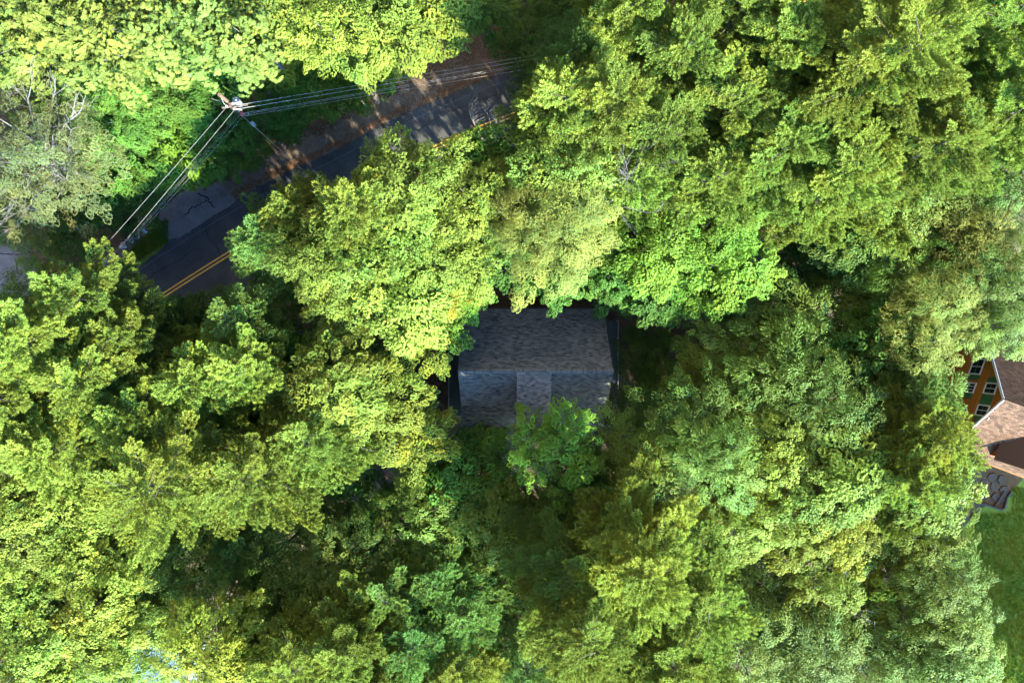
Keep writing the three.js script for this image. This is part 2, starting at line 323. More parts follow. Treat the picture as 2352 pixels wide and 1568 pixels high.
  // gabled dormer on the front slope
  const dz0 = 0.9, dz1 = 5.4, dx = 4.7, dw = 2.1, dR = 7.7, dE = 6.0;
  for (const sd of [-1, 1]) {
    const W2 = Math.hypot(dw, dR - dE), g = new THREE.BoxGeometry(W2, 0.12, dz1 - dz0 - 1.1); g.translate(W2 / 2, -0.06, 0);
    const m = part('dormer_roof', g, NM.dormerRoof, h); m.position.set(dx, dR, (dz0 + dz1 - 1.1) / 2); m.rotation.z = -Math.atan2(dR - dE, dw); if (sd < 0) { m.rotation.order = 'YZX'; m.rotation.y = Math.PI; }
  }
  { const sh = new THREE.Shape([new THREE.Vector2(-dw + 0.25, 4.7), new THREE.Vector2(dw - 0.25, 4.7), new THREE.Vector2(dw - 0.25, dE + 0.05), new THREE.Vector2(0, dR - 0.15), new THREE.Vector2(-dw + 0.25, dE + 0.05)]);
    const g = new THREE.ExtrudeGeometry(sh, { depth: 0.12, bevelEnabled: false }); g.translate(dx, 0, dz1 - 1.55); part('dormer_wall', g, NM.cedar, h);
    for (const sd of [-1, 1]) part('dormer_wall', new THREE.BoxGeometry(0.1, 1.5, dz1 - dz0 - 1.6).translate(dx + sd * (dw - 0.3), dE - 0.72, (dz0 + dz1 - 1.6) / 2), NM.side[0], h); }
  part('gutter', new RoundedBoxGeometry(L, 0.13, 0.13, 1, 0.03).translate(L / 2, eave - 0.12, run + 0.06), NM.cedar, h);
}
// stone patio with timber edging between house and lawn
{
  const c = at(2285, 1125), p = thing('stone_patio', 'small stone patio with timber edging between orange house and lawn', 'patio', V(c.x, 0, c.z));
  const loc = (px, py) => at(px, py).sub(c), stoneM = [[0.17, 0.13, 0.1], [0.14, 0.115, 0.09], [0.2, 0.155, 0.12]].map((q) => bumpy(oldPaveTex, 0.01)).map((m, i) => (m.color.setRGB(0.42 + i * 0.04, 0.31 + i * 0.03, 0.2 + i * 0.02), m));
  reseed(91);
  const rows = [[2232, 1085], [2262, 1080], [2292, 1088], [2318, 1098]];
  for (let i = 0; i < 4; i++) for (let j = 0; j < 3; j++) {
    const a = loc(2236 + i * 22 + j * 3 + rr(-3, 3), 1084 + j * 24 + i * 5 + rr(-3, 3)), n = 6, pts = [];
    for (let k = 0; k < n; k++) { const an = k / n * 6.283 + rr(-.2, .2), r = rr(0.36, 0.46); pts.push(new THREE.Vector2(Math.cos(an) * r, Math.sin(an) * r * 1.05)); }
    const g = new THREE.ExtrudeGeometry(new THREE.Shape(pts), { depth: 0.05, bevelEnabled: true, bevelSize: 0.02, bevelThickness: 0.015, bevelSegments: 1 }); g.rotateX(-Math.PI / 2); g.translate(a.x, 0.005, a.z);
    part('flagstone', g, stoneM[Math.floor(rnd() * 3)], p);
  }
  const edging = std([0.035, 0.03, 0.024], 0.9), beam = (q, w, y = 0.09) => { const [a, b] = [loc(q[0], q[1]), loc(q[2], q[3])], len = a.distanceTo(b), m = part('timber', new RoundedBoxGeometry(len, 0.18, w, 1, 0.02), edging, p); m.position.copy(a).lerp(b, 0.5); m.position.y = y; m.rotation.y = -Math.atan2(b.z - a.z, b.x - a.x); };
  beam([2246, 1153, 2304, 1171], 0.16); beam([2306, 1168, 2313, 1142], 0.16); beam([2314, 1141, 2322, 1128], 0.16, 0.07); beam([2284, 1162, 2306, 1128], 0.07, 0.05);
}
struct('patio_soil', patchGeo([[2220, 1050], [2290, 1070], [2350, 1095], [2335, 1120], [2312, 1145], [2304, 1170], [2250, 1156], [2215, 1110]], 0.0125, 0.15), M.soil);

// ------------------------------------------------------------------ utility pole and wires
const WM = { wood: std([0.075, 0.046, 0.03], 0.9), arm: std([0.07, 0.056, 0.044], 0.85), can: std([0.14, 0.147, 0.147], 0.7), insul: std([0.2, 0.19, 0.17], 0.4), red: std([0.16, 0.04, 0.03], 0.6), wire: std([0.085, 0.083, 0.072], 0.65), cable: std([0.03, 0.03, 0.032], 0.7), bright: std([0.2, 0.19, 0.16], 0.7) };
const poleTop = at(503, 217, 11.2);
{
  const p = thing('utility_pole', 'weathered wooden utility pole with grey transformer and crossarm above the road', 'utility pole', V(poleTop.x, 0, poleTop.z));
  const l = (px, py, y) => at(px, py, y).sub(V(poleTop.x, 0, poleTop.z));
  part('pole', new THREE.CylinderGeometry(0.13, 0.2, 11.2, 14).translate(0, 5.6, 0), WM.wood, p);
  // crossarm between the two high wires
  const a = l(521, 244, 10.2), b = l(553, 240, 10.2);
  const armDir = V(b.x - a.x, 0, b.z - a.z), len = armDir.length() + 0.9, arm = part('crossarm', new RoundedBoxGeometry(len, 0.13, 0.1, 1, 0.015), WM.arm, p);
  arm.position.set((a.x + b.x) / 2, 10.05, (a.z + b.z) / 2); arm.rotation.y = -Math.atan2(armDir.z, armDir.x);
  const pinG = mergeGeometries([new THREE.CylinderGeometry(0.03, 0.03, 0.18, 8).translate(0, 0.1, 0), new THREE.LatheGeometry([[0.02, 0.16], [0.075, 0.18], [0.06, 0.22], [0.08, 0.25], [0.045, 0.31], [0.001, 0.33]].map(([x, y]) => new THREE.Vector2(x, y)), 12)].map((g) => g.toNonIndexed()));
  for (const q of [a, b, l(538, 251, 10.2)]) { const m = part('insulator', pinG, WM.insul, p); m.position.set(q.x, 10.08, q.z); }
  part('brace', limbGeo([l(508, 226, 11), l(513, 236, 10.6), l(520, 244, 10.25)], 0.018, 0.018, 6), WM.can, p);
  const bar = part('side_arm', limbGeo([l(484, 226, 9.6), l(505, 233, 9.7), l(536, 252, 9.8)], 0.03, 0.03, 6), WM.arm, p);
  const can = part('transformer', new THREE.LatheGeometry([[0.001, 0], [0.21, 0], [0.235, 0.03], [0.235, 0.85], [0.25, 0.87], [0.25, 0.92], [0.2, 0.97], [0.001, 1.0]].map(([x, y]) => new THREE.Vector2(x, y)), 24), WM.can, p);
  const cp = l(541, 230, 9.6); can.position.set(cp.x, 8.7, cp.z);
  part('bushing', new THREE.LatheGeometry([[0.04, 0], [0.07, 0.05], [0.045, 0.1], [0.07, 0.15], [0.04, 0.2], [0.001, 0.24]].map(([x, y]) => new THREE.Vector2(x, y)), 10).translate(0.1, 0.96, 0.06), WM.insul, can);
  part('lid_clamp', new RoundedBoxGeometry(0.14, 0.1, 0.1, 1, 0.02).translate(0.2, 0.9, 0.12), WM.can, can);
  part('bracket', new RoundedBoxGeometry(0.12, 0.3, Math.hypot(cp.x, cp.z), 1, 0.02).rotateY(Math.atan2(cp.x, cp.z)).translate(cp.x / 2, 9.2, cp.z / 2), WM.can, p);
  const q = l(556, 262, 8.2); part('guard', new RoundedBoxGeometry(0.26, 0.22, 0.3, 2, 0.05).translate(q.x, 8.2, q.z), WM.red, p, 'red cable clamp on the pole');
  const q2 = l(549, 251, 9.3); part('cutout', new THREE.CylinderGeometry(0.05, 0.05, 0.4, 10).rotateZ(0.9).translate(q2.x, 9.3, q2.z), WM.insul, p);
  part('arm_bracket', limbGeo([V(0, 8.2, 0), V(q.x * 0.5, 8.15, q.z * 0.5), V(q.x, 8.2, q.z)], 0.035, 0.035, 6), WM.can, p);
}
function wire(name, label, a, b, sag, r, mat, group) {
  const pts = []; for (let i = 0; i <= 8; i++) { const t = i / 8, p = a.clone().lerp(b, t); p.y -= sag * 4 * t * (1 - t); pts.push(p); }
  const m = new THREE.Mesh(new THREE.TubeGeometry(new THREE.CatmullRomCurve3(pts), 40, r * 0.72, 5), mat); m.name = numbered(name); m.castShadow = m.receiveShadow = true; tag(m, label, 'power line', group); scene.add(m);
}
const far = (x, y, x2, y2, h, k) => { const a = at(x, y, h), b = at(x2, y2, h); return a.lerp(b, k); };
const eastW = [[552, 240, 1210, 128, 10.35, 'topmost thin wire running from the transformer to the pines by the road', 0.019], [540, 251, 1200, 138, 10.35, 'second wire from the top running from the pole to the pines', 0.022], [556, 260, 1201, 147, 8.3, 'bright lashed cable, third of the lines from pole to pines', 0.02], [557, 263, 1203, 150, 8.2, 'thin wire beside the bright lashed cable over the clearing', 0.014], [557, 267, 1218, 156, 8.0, 'lowest of the wires running from the pole to the pines', 0.016]];
for (const [x, y, x2, y2, h, lab, r] of eastW) wire('power_line', lab, at(x, y, h), far(x, y, x2, y2, h, 1.5), 0.12, r, WM.bright);
const westW = [[521, 244, 200, 606, 10.35, 'outermost bright wire running from the crossarm down to the spired pine', 0.021], [538, 252, 233, 613, 10.35, 'second bright wire from the pole towards the spired pine', 0.021], [546, 260, 240, 612, 8.3, 'dark thick cable hanging between the wires over the stone row', 0.026], [550, 263, 243, 612, 8.25, 'thin wire next to the dark thick cable by the driveway', 0.013], [557, 268, 249, 612, 8.0, 'innermost wire passing nearest the cracked driveway', 0.017]];
westW.forEach(([x, y, x2, y2, h, lab, r], i) => wire('power_line', lab, at(x, y, h), far(x, y, x2, y2, h, 1.35), 0.15, r, i === 2 ? WM.cable : WM.wire));
wire('service_line', 'service wire crossing the road from the pole towards the hidden house', at(557, 267, 8.1), at(733, 424, 7.2), 0.05, 0.022, WM.bright);
{
  const c = at(580, 284, 8.0), b = thing('cable_box', 'small pale grey box hanging on the service wire beside the pole', 'box', V(c.x, c.y - 0.12, c.z));
  b.rotation.y = -0.75; part('case', new RoundedBoxGeometry(0.46, 0.16, 0.26, 2, 0.03), WM.can, b); part('cover_seam', new THREE.BoxGeometry(0.48, 0.02, 0.28), WM.cable, b);
  for (const s of [-1, 1]) part('hanger', new THREE.CylinderGeometry(0.012, 0.012, 0.16, 6).translate(s * 0.16, 0.12, 0), WM.cable, b);
}
wire('old_wire', 'short loose pale wire above the brown clearing beside the twiggy tree', at(858, 125, 6), at(967, 88, 6), 0.05, 0.016, WM.wire);

// ------------------------------------------------------------------ small things by the road
reseed(101);
[[780, 440, .2], [790, 490, .22], [775, 560, .2], [795, 590, .14], [735, 675, .3], [705, 695, .24], [665, 735, .28], [560, 815, .26], [535, 832, .2], [415, 950, .24], [400, 975, .26], [300, 1020, .22], [150, 1030, .28]].forEach(([zx, zy, r], i) => {
  const p = at((250 + zx * 0.2168) * 0.7656, (560 + zy * 0.2168) * 0.7656), g = new THREE.IcosahedronGeometry(r, 2), q = g.attributes.position;
  for (let k = 0; k < q.count; k++) { const f = 1 + 0.35 * noise(q.getX(k) * 4 + i, q.getY(k) * 4, q.getZ(k) * 4); q.setXYZ(k, q.getX(k) * f * 1.15, q.getY(k) * f * 0.65, q.getZ(k) * f); }
  g.computeVertexNormals();
  const m = new THREE.Mesh(g, std([0.2 + rr(-.03, .03), 0.19, 0.17], 0.9)); m.name = numbered('rock'); m.position.set(p.x, r * 0.35, p.z); m.rotation.y = rr(0, 6); m.castShadow = m.receiveShadow = true; scene.add(m);
  const ord = ['topmost', 'second from the top', 'third from the top', 'fourth from the top', 'fifth from the top', 'sixth from the top', 'seventh from the top', 'eighth from the top', 'ninth from the top', 'tenth from the top', 'eleventh from the top', 'second from the bottom', 'bottom'];
  tag(m, 'pale stone, ' + ord[i] + ' of the row under the wires', 'rock', 'row of pale stones beside the grass verge');
});
{
  const c = at(296, 513), d = thing('drain_pipe', 'dark round pipe opening in the ground behind the stone row', 'pipe', V(c.x, 0, c.z)), m = std([0.02, 0.02, 0.022], 0.8);
  part('ring', new THREE.LatheGeometry([[0.34, 0.02], [0.34, 0.36], [0.37, 0.4], [0.41, 0.38], [0.42, 0]].map(([x, y]) => new THREE.Vector2(x, y)), 28), m, d);
  part('shaft_bottom', new THREE.CircleGeometry(0.34, 24).rotateX(-Math.PI / 2).translate(0, 0.03, 0), std([0.004, 0.004, 0.005], 1), d);
}
function mailbox(name, label, px, py, turn, body) {
  const c = at(px, py), b = thing(name, label, 'mailbox', V(c.x, 0, c.z)); b.rotation.y = turn;
  const sh = new THREE.Shape(); sh.moveTo(-0.11, 0); sh.lineTo(0.11, 0); sh.lineTo(0.11, 0.13); sh.absarc(0, 0.13, 0.11, 0, Math.PI, false); sh.lineTo(-0.11, 0);
  part('box', new THREE.ExtrudeGeometry(sh, { depth: 0.5, bevelEnabled: true, bevelSize: 0.008, bevelThickness: 0.008, bevelSegments: 1 }).translate(0, 1.05, -0.25), body, b);
  part('post', new THREE.BoxGeometry(0.1, 1.05, 0.1).translate(0, 0.525, 0), WM.arm, b);
  part('flag', new THREE.BoxGeometry(0.012, 0.16, 0.06).translate(0.125, 1.22, 0.1), WM.red, b);
  part('door', new RoundedBoxGeometry(0.23, 0.25, 0.02, 1, 0.008).translate(0, 1.17, 0.275), body, b);
}
mailbox('mailbox', 'small blue-grey mailbox on a post on the grass verge', 346, 533, 0.6, std([0.16, 0.22, 0.3], 0.45));
{
  const c = at(1122, 83), b = thing('black_tub', 'small black box lying on the leaf litter of the brown clearing', 'box', V(c.x, 0, c.z)), m = std([0.012, 0.012, 0.014], 0.6);
  b.rotation.y = 0.15; part('tub', new RoundedBoxGeometry(0.55, 0.3, 0.32, 2, 0.04).translate(0, 0.15, 0), m, b); part('lid', new RoundedBoxGeometry(0.6, 0.05, 0.37, 2, 0.02).translate(0, 0.325, 0), m, b);
}
// metal-roofed shed at the bottom, mostly under leaves
{
  const c = at(330, 1540, 3), b = thing('metal_shed', 'shed with a pale blue-green ribbed metal roof under the bottom edge trees', 'shed', V(c.x, 0, c.z)), roofM = std([0.038, 0.06, 0.054], 0.8), rib = std([0.06, 0.08, 0.08], 0.6);
  b.rotation.y = -0.25;
  part('roof', new THREE.BoxGeometry(7.4, 0.06, 4.6).rotateX(0.12).translate(0, 3.0, 0), roofM, b);
  for (let i = 0; i < 10; i++) part('seam', new THREE.BoxGeometry(0.05, 0.05, 4.6).translate(-3.55 + i * 0.75, 0.05, 0).rotateX(0.12).translate(0, 3.0, 0), rib, b);
  part('fascia', new RoundedBoxGeometry(0.1, 0.2, 4.7, 1, 0.02).rotateX(0.12).translate(3.76, 2.96, 0), std([0.42, 0.08, 0.035], 0.6), b, 'red edge board of the roof');
  for (const [x, z, w, d] of [[0, 2.0, 7, 0.12], [0, -2.0, 7, 0.12], [-3.44, 0, 0.12, 3.88], [3.44, 0, 0.12, 3.88]]) part('wall', new THREE.BoxGeometry(w, 2.6, d).translate(x, 1.3, z), HM.wall, b);
}
{
  const c = at(387, 1437), b = thing('pole_frame', 'small frame of white poles over a dark hollow beside the yellow tree', 'frame', V(c.x, 0, c.z)), w = std([0.6, 0.6, 0.58], 0.6);
  for (const [x, z] of [[-0.35, -0.6], [-0.35, 0.7], [0.4, -0.6], [0.4, 0.7]]) part('upright', new THREE.CylinderGeometry(0.045, 0.045, 2.4, 10).translate(x, 1.2, z), w, b);
  part('rail', new THREE.CylinderGeometry(0.045, 0.045, 1.4, 10).rotateX(Math.PI / 2).translate(-0.35, 2.42, 0.05), w, b); part('rail', new THREE.CylinderGeometry(0.045, 0.045, 1.4, 10).rotateX(Math.PI / 2).translate(0.4, 2.42, 0.05), w, b);
  part('crossbar', limbGeo([V(-0.35, 2.42, 0.4), V(0.05, 2.44, 0.2), V(0.4, 2.42, 0)], 0.04, 0.04, 8), w, b);
}
{
  const g = new THREE.PlaneGeometry(2.2, 1.5, 20, 14); g.rotateX(-Math.PI / 2); const q = g.attributes.position;
  for (let i = 0; i < q.count; i++) q.setY(i, 0.3 + 0.28 * noise(q.getX(i) * 1.3, q.getZ(i) * 1.3, 4) + 0.08 * noise(q.getX(i) * 5, q.getZ(i) * 5, 8));
  g.computeVertexNormals(); const c = at(1985, 1520), m = new THREE.Mesh(g, std([0.12, 0.17, 0.3], 0.5)); m.name = 'tarp'; m.position.set(c.x, 0, c.z); m.castShadow = m.receiveShadow = true; tag(m, 'crumpled blue-grey tarp glimpsed under the trees of the bottom edge', 'tarp'); scene.add(m);
}

// ------------------------------------------------------------------ foliage: sprays of real leaves
function leafSoup(leaves) { // leaves: [centre, axis, normal, length, width, fold]; folded along the midrib
  const pos = [], T = new THREE.Vector3();
  for (const [c, a, n, L, W, fold] of leaves) {
    const s = T.crossVectors(a, n).normalize().clone();
    const base = c.clone().addScaledVector(a, -L / 2), tip = c.clone().addScaledVector(a, L / 2);
    const mid = c.clone().addScaledVector(a, -L * 0.08);
    const l = mid.clone().addScaledVector(s, W / 2).addScaledVector(n, fold * W), r = mid.clone().addScaledVector(s, -W / 2).addScaledVector(n, fold * W);
    for (const p of [base, l, tip, base, tip, r]) pos.push(p.x, p.y, p.z);
  }
  const g = new THREE.BufferGeometry(); g.setAttribute('position', new THREE.Float32BufferAttribute(pos, 3)); return g;
}
// flat twig of broad leaves, growing along +X, facing +Y
function broadSpray(sd, n, len, L, W, tilt) {
  reseed(sd); const out = [];
  for (let i = 0; i < n; i++) {
    const u = (i + rnd()) / n, side = i % 2 ? 1 : -1, spread = 0.42 * len * Math.sin(Math.PI * Math.min(1, 0.18 + u * 0.8)) * Math.sqrt(rnd());
    const c = V(u * len * 0.95, rr(-0.06, 0.05) - spread * 0.15, side * spread);
    const ang = side * rr(0.2, 1.2) * (1 - u * 0.5), a = V(Math.cos(ang), rr(-0.6, 0.15), Math.sin(ang)).normalize();
    const nrm = V(rr(-tilt, tilt), 1, rr(-tilt, tilt)).normalize(); nrm.addScaledVector(a, -nrm.dot(a)).normalize();
    out.push([c, a, nrm, L * rr(0.75, 1.2), W * rr(0.8, 1.15), rr(0.02, 0.28)]);
  }
  return leafSoup(out);
}
// palm-like fan of long leaflets
function fanSpray(sd, fans, len, L, W) {
  reseed(sd); const out = [];
  for (let f = 0; f < fans; f++) {
    const c0 = V(rr(0.05, len), rr(-0.08, 0.06), rr(-0.4, 0.4) * len), dir = rr(-1, 1);
    const pitch = rr(-0.7, 0.1);
    for (let k = 0; k < 7; k++) {
      const a2 = dir + (k - 3) * 0.42, a = V(Math.cos(a2), pitch + rr(-0.15, 0.15), Math.sin(a2)).normalize();
      const nrm = V(rr(-0.4, 0.4), 1, rr(-0.4, 0.4)); nrm.addScaledVector(a, -nrm.dot(a)).normalize();
      out.push([c0.clone().addScaledVector(a, L * 0.55), a, nrm, L * rr(0.8, 1.15), W, rr(0.05, 0.25)]);
    }
  }
  return leafSoup(out);
}
// pine branchlet: a twig whose side shoots each end in a forward-pointing brush of needles
function pineSpray(sd, len, tufts, blades, needle, width, lift) {
  reseed(sd); const pos = [];
  for (let t = 0; t < tufts; t++) {
    const u = t / (tufts - 1), side = t % 2 ? 1 : -1, off = t === tufts - 1 ? 0 : side * (0.10 + 0.26 * len * (1 - u * 0.75)) * rr(0.5, 1);
    const c = V(u * len * 0.95 + Math.abs(off) * 0.35, lift * (u * u * 0.3 + rr(0, 0.12)) - Math.abs(off) * 0.12, off);
    const ax = V(0.85, 0.5 + lift * 0.3, side * 0.42 * (off ? 1 : 0)).add(V(rr(-.2, .2), rr(-.2, .25), rr(-.2, .2))).normalize();
    const s1 = V(-ax.z, 0, ax.x).normalize(), s2 = new THREE.Vector3().crossVectors(ax, s1), big = rr(0.8, 1.2);
    for (let k = 0; k < blades; k++) {
      const a = k * 2.39996 + rr(-.2, .2), open = rr(0.25, 1.15), along = -0.13 + 0.16 * (1 - open / 1.15) + rr(-0.03, 0.03);
      const d = s1.clone().multiplyScalar(Math.cos(a) * Math.sin(open)).addScaledVector(s2, Math.sin(a) * Math.sin(open)).addScaledVector(ax, Math.cos(open)).normalize();
      const L = needle * big * rr(0.8, 1.15), w = V(rr(-1, 1), rr(-1, 1), rr(-1, 1)).cross(d).normalize().multiplyScalar(width / 2), o = c.clone().addScaledVector(ax, along * big);
      const m = o.clone().addScaledVector(d, L * 0.5), tip = o.clone().addScaledVector(d, L);
      pos.push(o.x, o.y, o.z, m.x + w.x, m.y + w.y, m.z + w.z, tip.x, tip.y, tip.z, o.x, o.y, o.z, tip.x, tip.y, tip.z, m.x - w.x, m.y - w.y, m.z - w.z);
    }
  }
  const g = new THREE.BufferGeometry(); g.setAttribute('position', new THREE.Float32BufferAttribute(pos, 3)); return g;
}
const sprays = {
  maple: [11, 12, 13].map((s) => broadSpray(s, 20, 0.62, 0.15, 0.125, 0.5)),
  oak: [21, 22, 23].map((s) => broadSpray(s, 22, 0.6, 0.15, 0.075, 0.7)),
  small: [31, 32, 33].map((s) => broadSpray(s, 40, 0.6, 0.085, 0.06, 0.75)),
  fan: [41, 42, 43].map((s) => fanSpray(s, 5, 0.5, 0.17, 0.065)),
  pine: [51, 52, 53].map((s) => pineSpray(s, 0.9, 9, 24, 0.2, 0.042, 0.6)),
  blue: [61, 62, 63].map((s) => pineSpray(s, 0.85, 11, 20, 0.16, 0.036, 0.3)),
};
const leafMat = (rough, trans, spec = 0.5) => new THREE.MeshPhysicalMaterial({ color: 0xffffff, roughness: rough, transmission: trans, thickness: 0, side: THREE.DoubleSide, specularIntensity: spec });
const FM = { matt: leafMat(0.85, 0.46, 0.12), gloss: leafMat(0.62, 0.42, 0.12), needle: leafMat(0.85, 0.48, 0.08) };
const bark = { grey: std([0.055, 0.049, 0.042], 0.95), brown: std([0.05, 0.042, 0.034], 0.95), pale: std([0.075, 0.068, 0.056], 0.9), dead: std([0.06, 0.052, 0.043], 0.9) };

const mtx = new THREE.Matrix4(), X = new THREE.Vector3(), Y = new THREE.Vector3(), Z = new THREE.Vector3(), Cc = new THREE.Color();
class Sprays {
  constructor() { this.m = []; this.c = []; }
  add(p, out, up, s, col) {
    Y.copy(up).normalize(); X.copy(out).addScaledVector(Y, -out.dot(Y)); if (X.lengthSq() < 1e-6) X.set(1, 0, 0.01); X.normalize(); Z.crossVectors(X, Y);
    mtx.makeBasis(X.clone().multiplyScalar(s), Y.clone().multiplyScalar(s), Z.clone().multiplyScalar(s)).setPosition(p);
    this.m.push(...mtx.elements); this.c.push(col[0], col[1], col[2]);
  }
  build(name, geo, mat, parent) {
    const n = this.c.length / 3, im = new THREE.InstancedMesh(geo, mat, n);
    im.instanceMatrix.array.set(this.m); im.instanceColor = new THREE.InstancedBufferAttribute(new Float32Array(this.c), 3);
    im.name = name; im.userData.kind = 'stuff'; im.castShadow = im.receiveShadow = true; parent.add(im); return im;
  }
}
const tint = (c, k, warm = 0) => [c[0] * k * (1 + warm), c[1] * k, c[2] * k * (1 - warm * 0.6)];
let nSprays = 0;

function broadCrown(tree, H, R, D, kind, mat, col, o = {}) {
  const S = new Sprays(), cy = H - D / 2, dens = o.density ?? 1, twist = rnd() * 50, sc = (o.scale ?? 1) * rr(0.7, 1.3);
  const nl = Math.round(Math.min(46, (9 + R * R * 1.25) * (o.lobes ?? 1))), lobes = [];
  for (let i = 0; i < nl; i++) {
    const t = (i + 0.5) / nl, yy = 1 - t * 1.45, a = i * 2.39996 + rr(-0.35, 0.35), rad = Math.sqrt(Math.max(0.02, 1 - yy * yy));
    const far = rr(0.56, 0.86) * (1 + 0.22 * noise(Math.cos(a) * 1.2 + twist, Math.sin(a) * 1.2, yy));
    const push = rnd() < 0.3 ? rr(1.1, 1.32) : 1, small = push > 1 ? 0.72 : 1;
    lobes.push({ a, e: rr(1.15, 1.7) * (push > 1 ? 1.25 : 1), c: V(Math.cos(a) * rad * R * far * push, cy + yy * D / 2 * rr(0.6, 1.05), Math.sin(a) * rad * R * far * push), r: R * rr(0.17, 0.31) * small * (o.lobeSize ?? 1) + 0.22, k: rr(0.78, 1.2), w: rr(-0.12, 0.16) + (rnd() < (o.yellow ?? 0.03) ? 0.14 : 0) });
  }
  const p = V(), d = V(), up = V();
  for (const l of lobes) {
    const n = Math.round(36 * l.r * l.r * dens / Math.min(1.1, sc * sc) + 8);
    for (let i = 0; i < n; i++) {
      const yv = 1 - 1.25 * rnd(), a = rnd() * Math.PI * 2, s = Math.sqrt(Math.max(0, 1 - yv * yv));
      d.set(Math.cos(a) * s, yv, Math.sin(a) * s);
      const q = rr(0.62, 1.04);
      const ax = d.x * l.r * q * l.e, az = d.z * l.r * q * 0.82 * (1 - 0.35 * d.x), ca = Math.cos(l.a), sa = Math.sin(l.a);
      p.set(l.c.x + ax * ca - az * sa, l.c.y + d.y * l.r * q * 0.6 - Math.max(0, ax) * 0.22, l.c.z + ax * sa + az * ca);
      d.set(d.x * ca - d.z * sa, d.y, d.x * sa + d.z * ca);
      if (noise(p.x * 1.1 + twist, p.y * 1.1, p.z * 1.1) < -0.3) continue;
      const out = V(d.x + (p.x / R) * 0.8 + rr(-.4, .4), rr(-0.5, 0.1), d.z + (p.z / R) * 0.8 + rr(-.4, .4));
      up.set(d.x * 0.55 + rr(-.35, .35), 0.75 + d.y * 0.4, d.z * 0.55 + rr(-.35, .35));
      const k = l.k * rr(0.8, 1.2);
      S.add(p, out, up, rr(0.8, 1.2) * sc, tint(col, k, l.w + rr(-0.06, 0.06)));
    }
  }
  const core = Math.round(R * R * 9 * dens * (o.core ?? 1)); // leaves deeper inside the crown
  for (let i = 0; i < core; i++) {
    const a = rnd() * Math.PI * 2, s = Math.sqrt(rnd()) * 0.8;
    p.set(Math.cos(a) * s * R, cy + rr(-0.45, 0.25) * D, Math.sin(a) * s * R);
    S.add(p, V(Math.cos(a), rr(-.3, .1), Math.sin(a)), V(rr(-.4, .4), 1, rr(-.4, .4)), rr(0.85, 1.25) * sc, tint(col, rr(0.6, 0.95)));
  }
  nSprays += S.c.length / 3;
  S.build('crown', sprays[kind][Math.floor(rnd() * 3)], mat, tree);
  // trunk and limbs
  const b = o.bark ?? bark.grey, tr = 0.06 + R * 0.055, fork = cy - D * 0.3, lean = V(rr(-.3, .3), 0, rr(-.3, .3));
  part('trunk', limbGeo([V((o.foot ?? [0, 0])[0], -0.1, (o.foot ?? [0, 0])[1]), V(lean.x * 0.4 + (o.foot ?? [0, 0])[0] * 0.45, fork * 0.5, lean.z * 0.4 + (o.foot ?? [0, 0])[1] * 0.45), V(lean.x, fork, lean.z), V(lean.x * 0.7, cy + D * 0.2, lean.z * 0.7)], tr, tr * 0.3, 7, 8), b, tree);
  const step = Math.max(1, Math.floor(nl / (o.limbs ?? 5)));
  for (let i = 1; i < nl; i += step) {
    const e = lobes[i].c, s = V(lean.x, fork * rr(0.85, 1.05), lean.z), m = s.clone().lerp(e, 0.5).add(V(rr(-.3, .3), rr(0, .5), rr(-.3, .3)));
    part('limb', limbGeo([s, m, e.clone().add(V(0, lobes[i].r * 0.4, 0))], tr * 0.45, 0.02, 5, 6), b, tree);
  }
  return lobes;
}
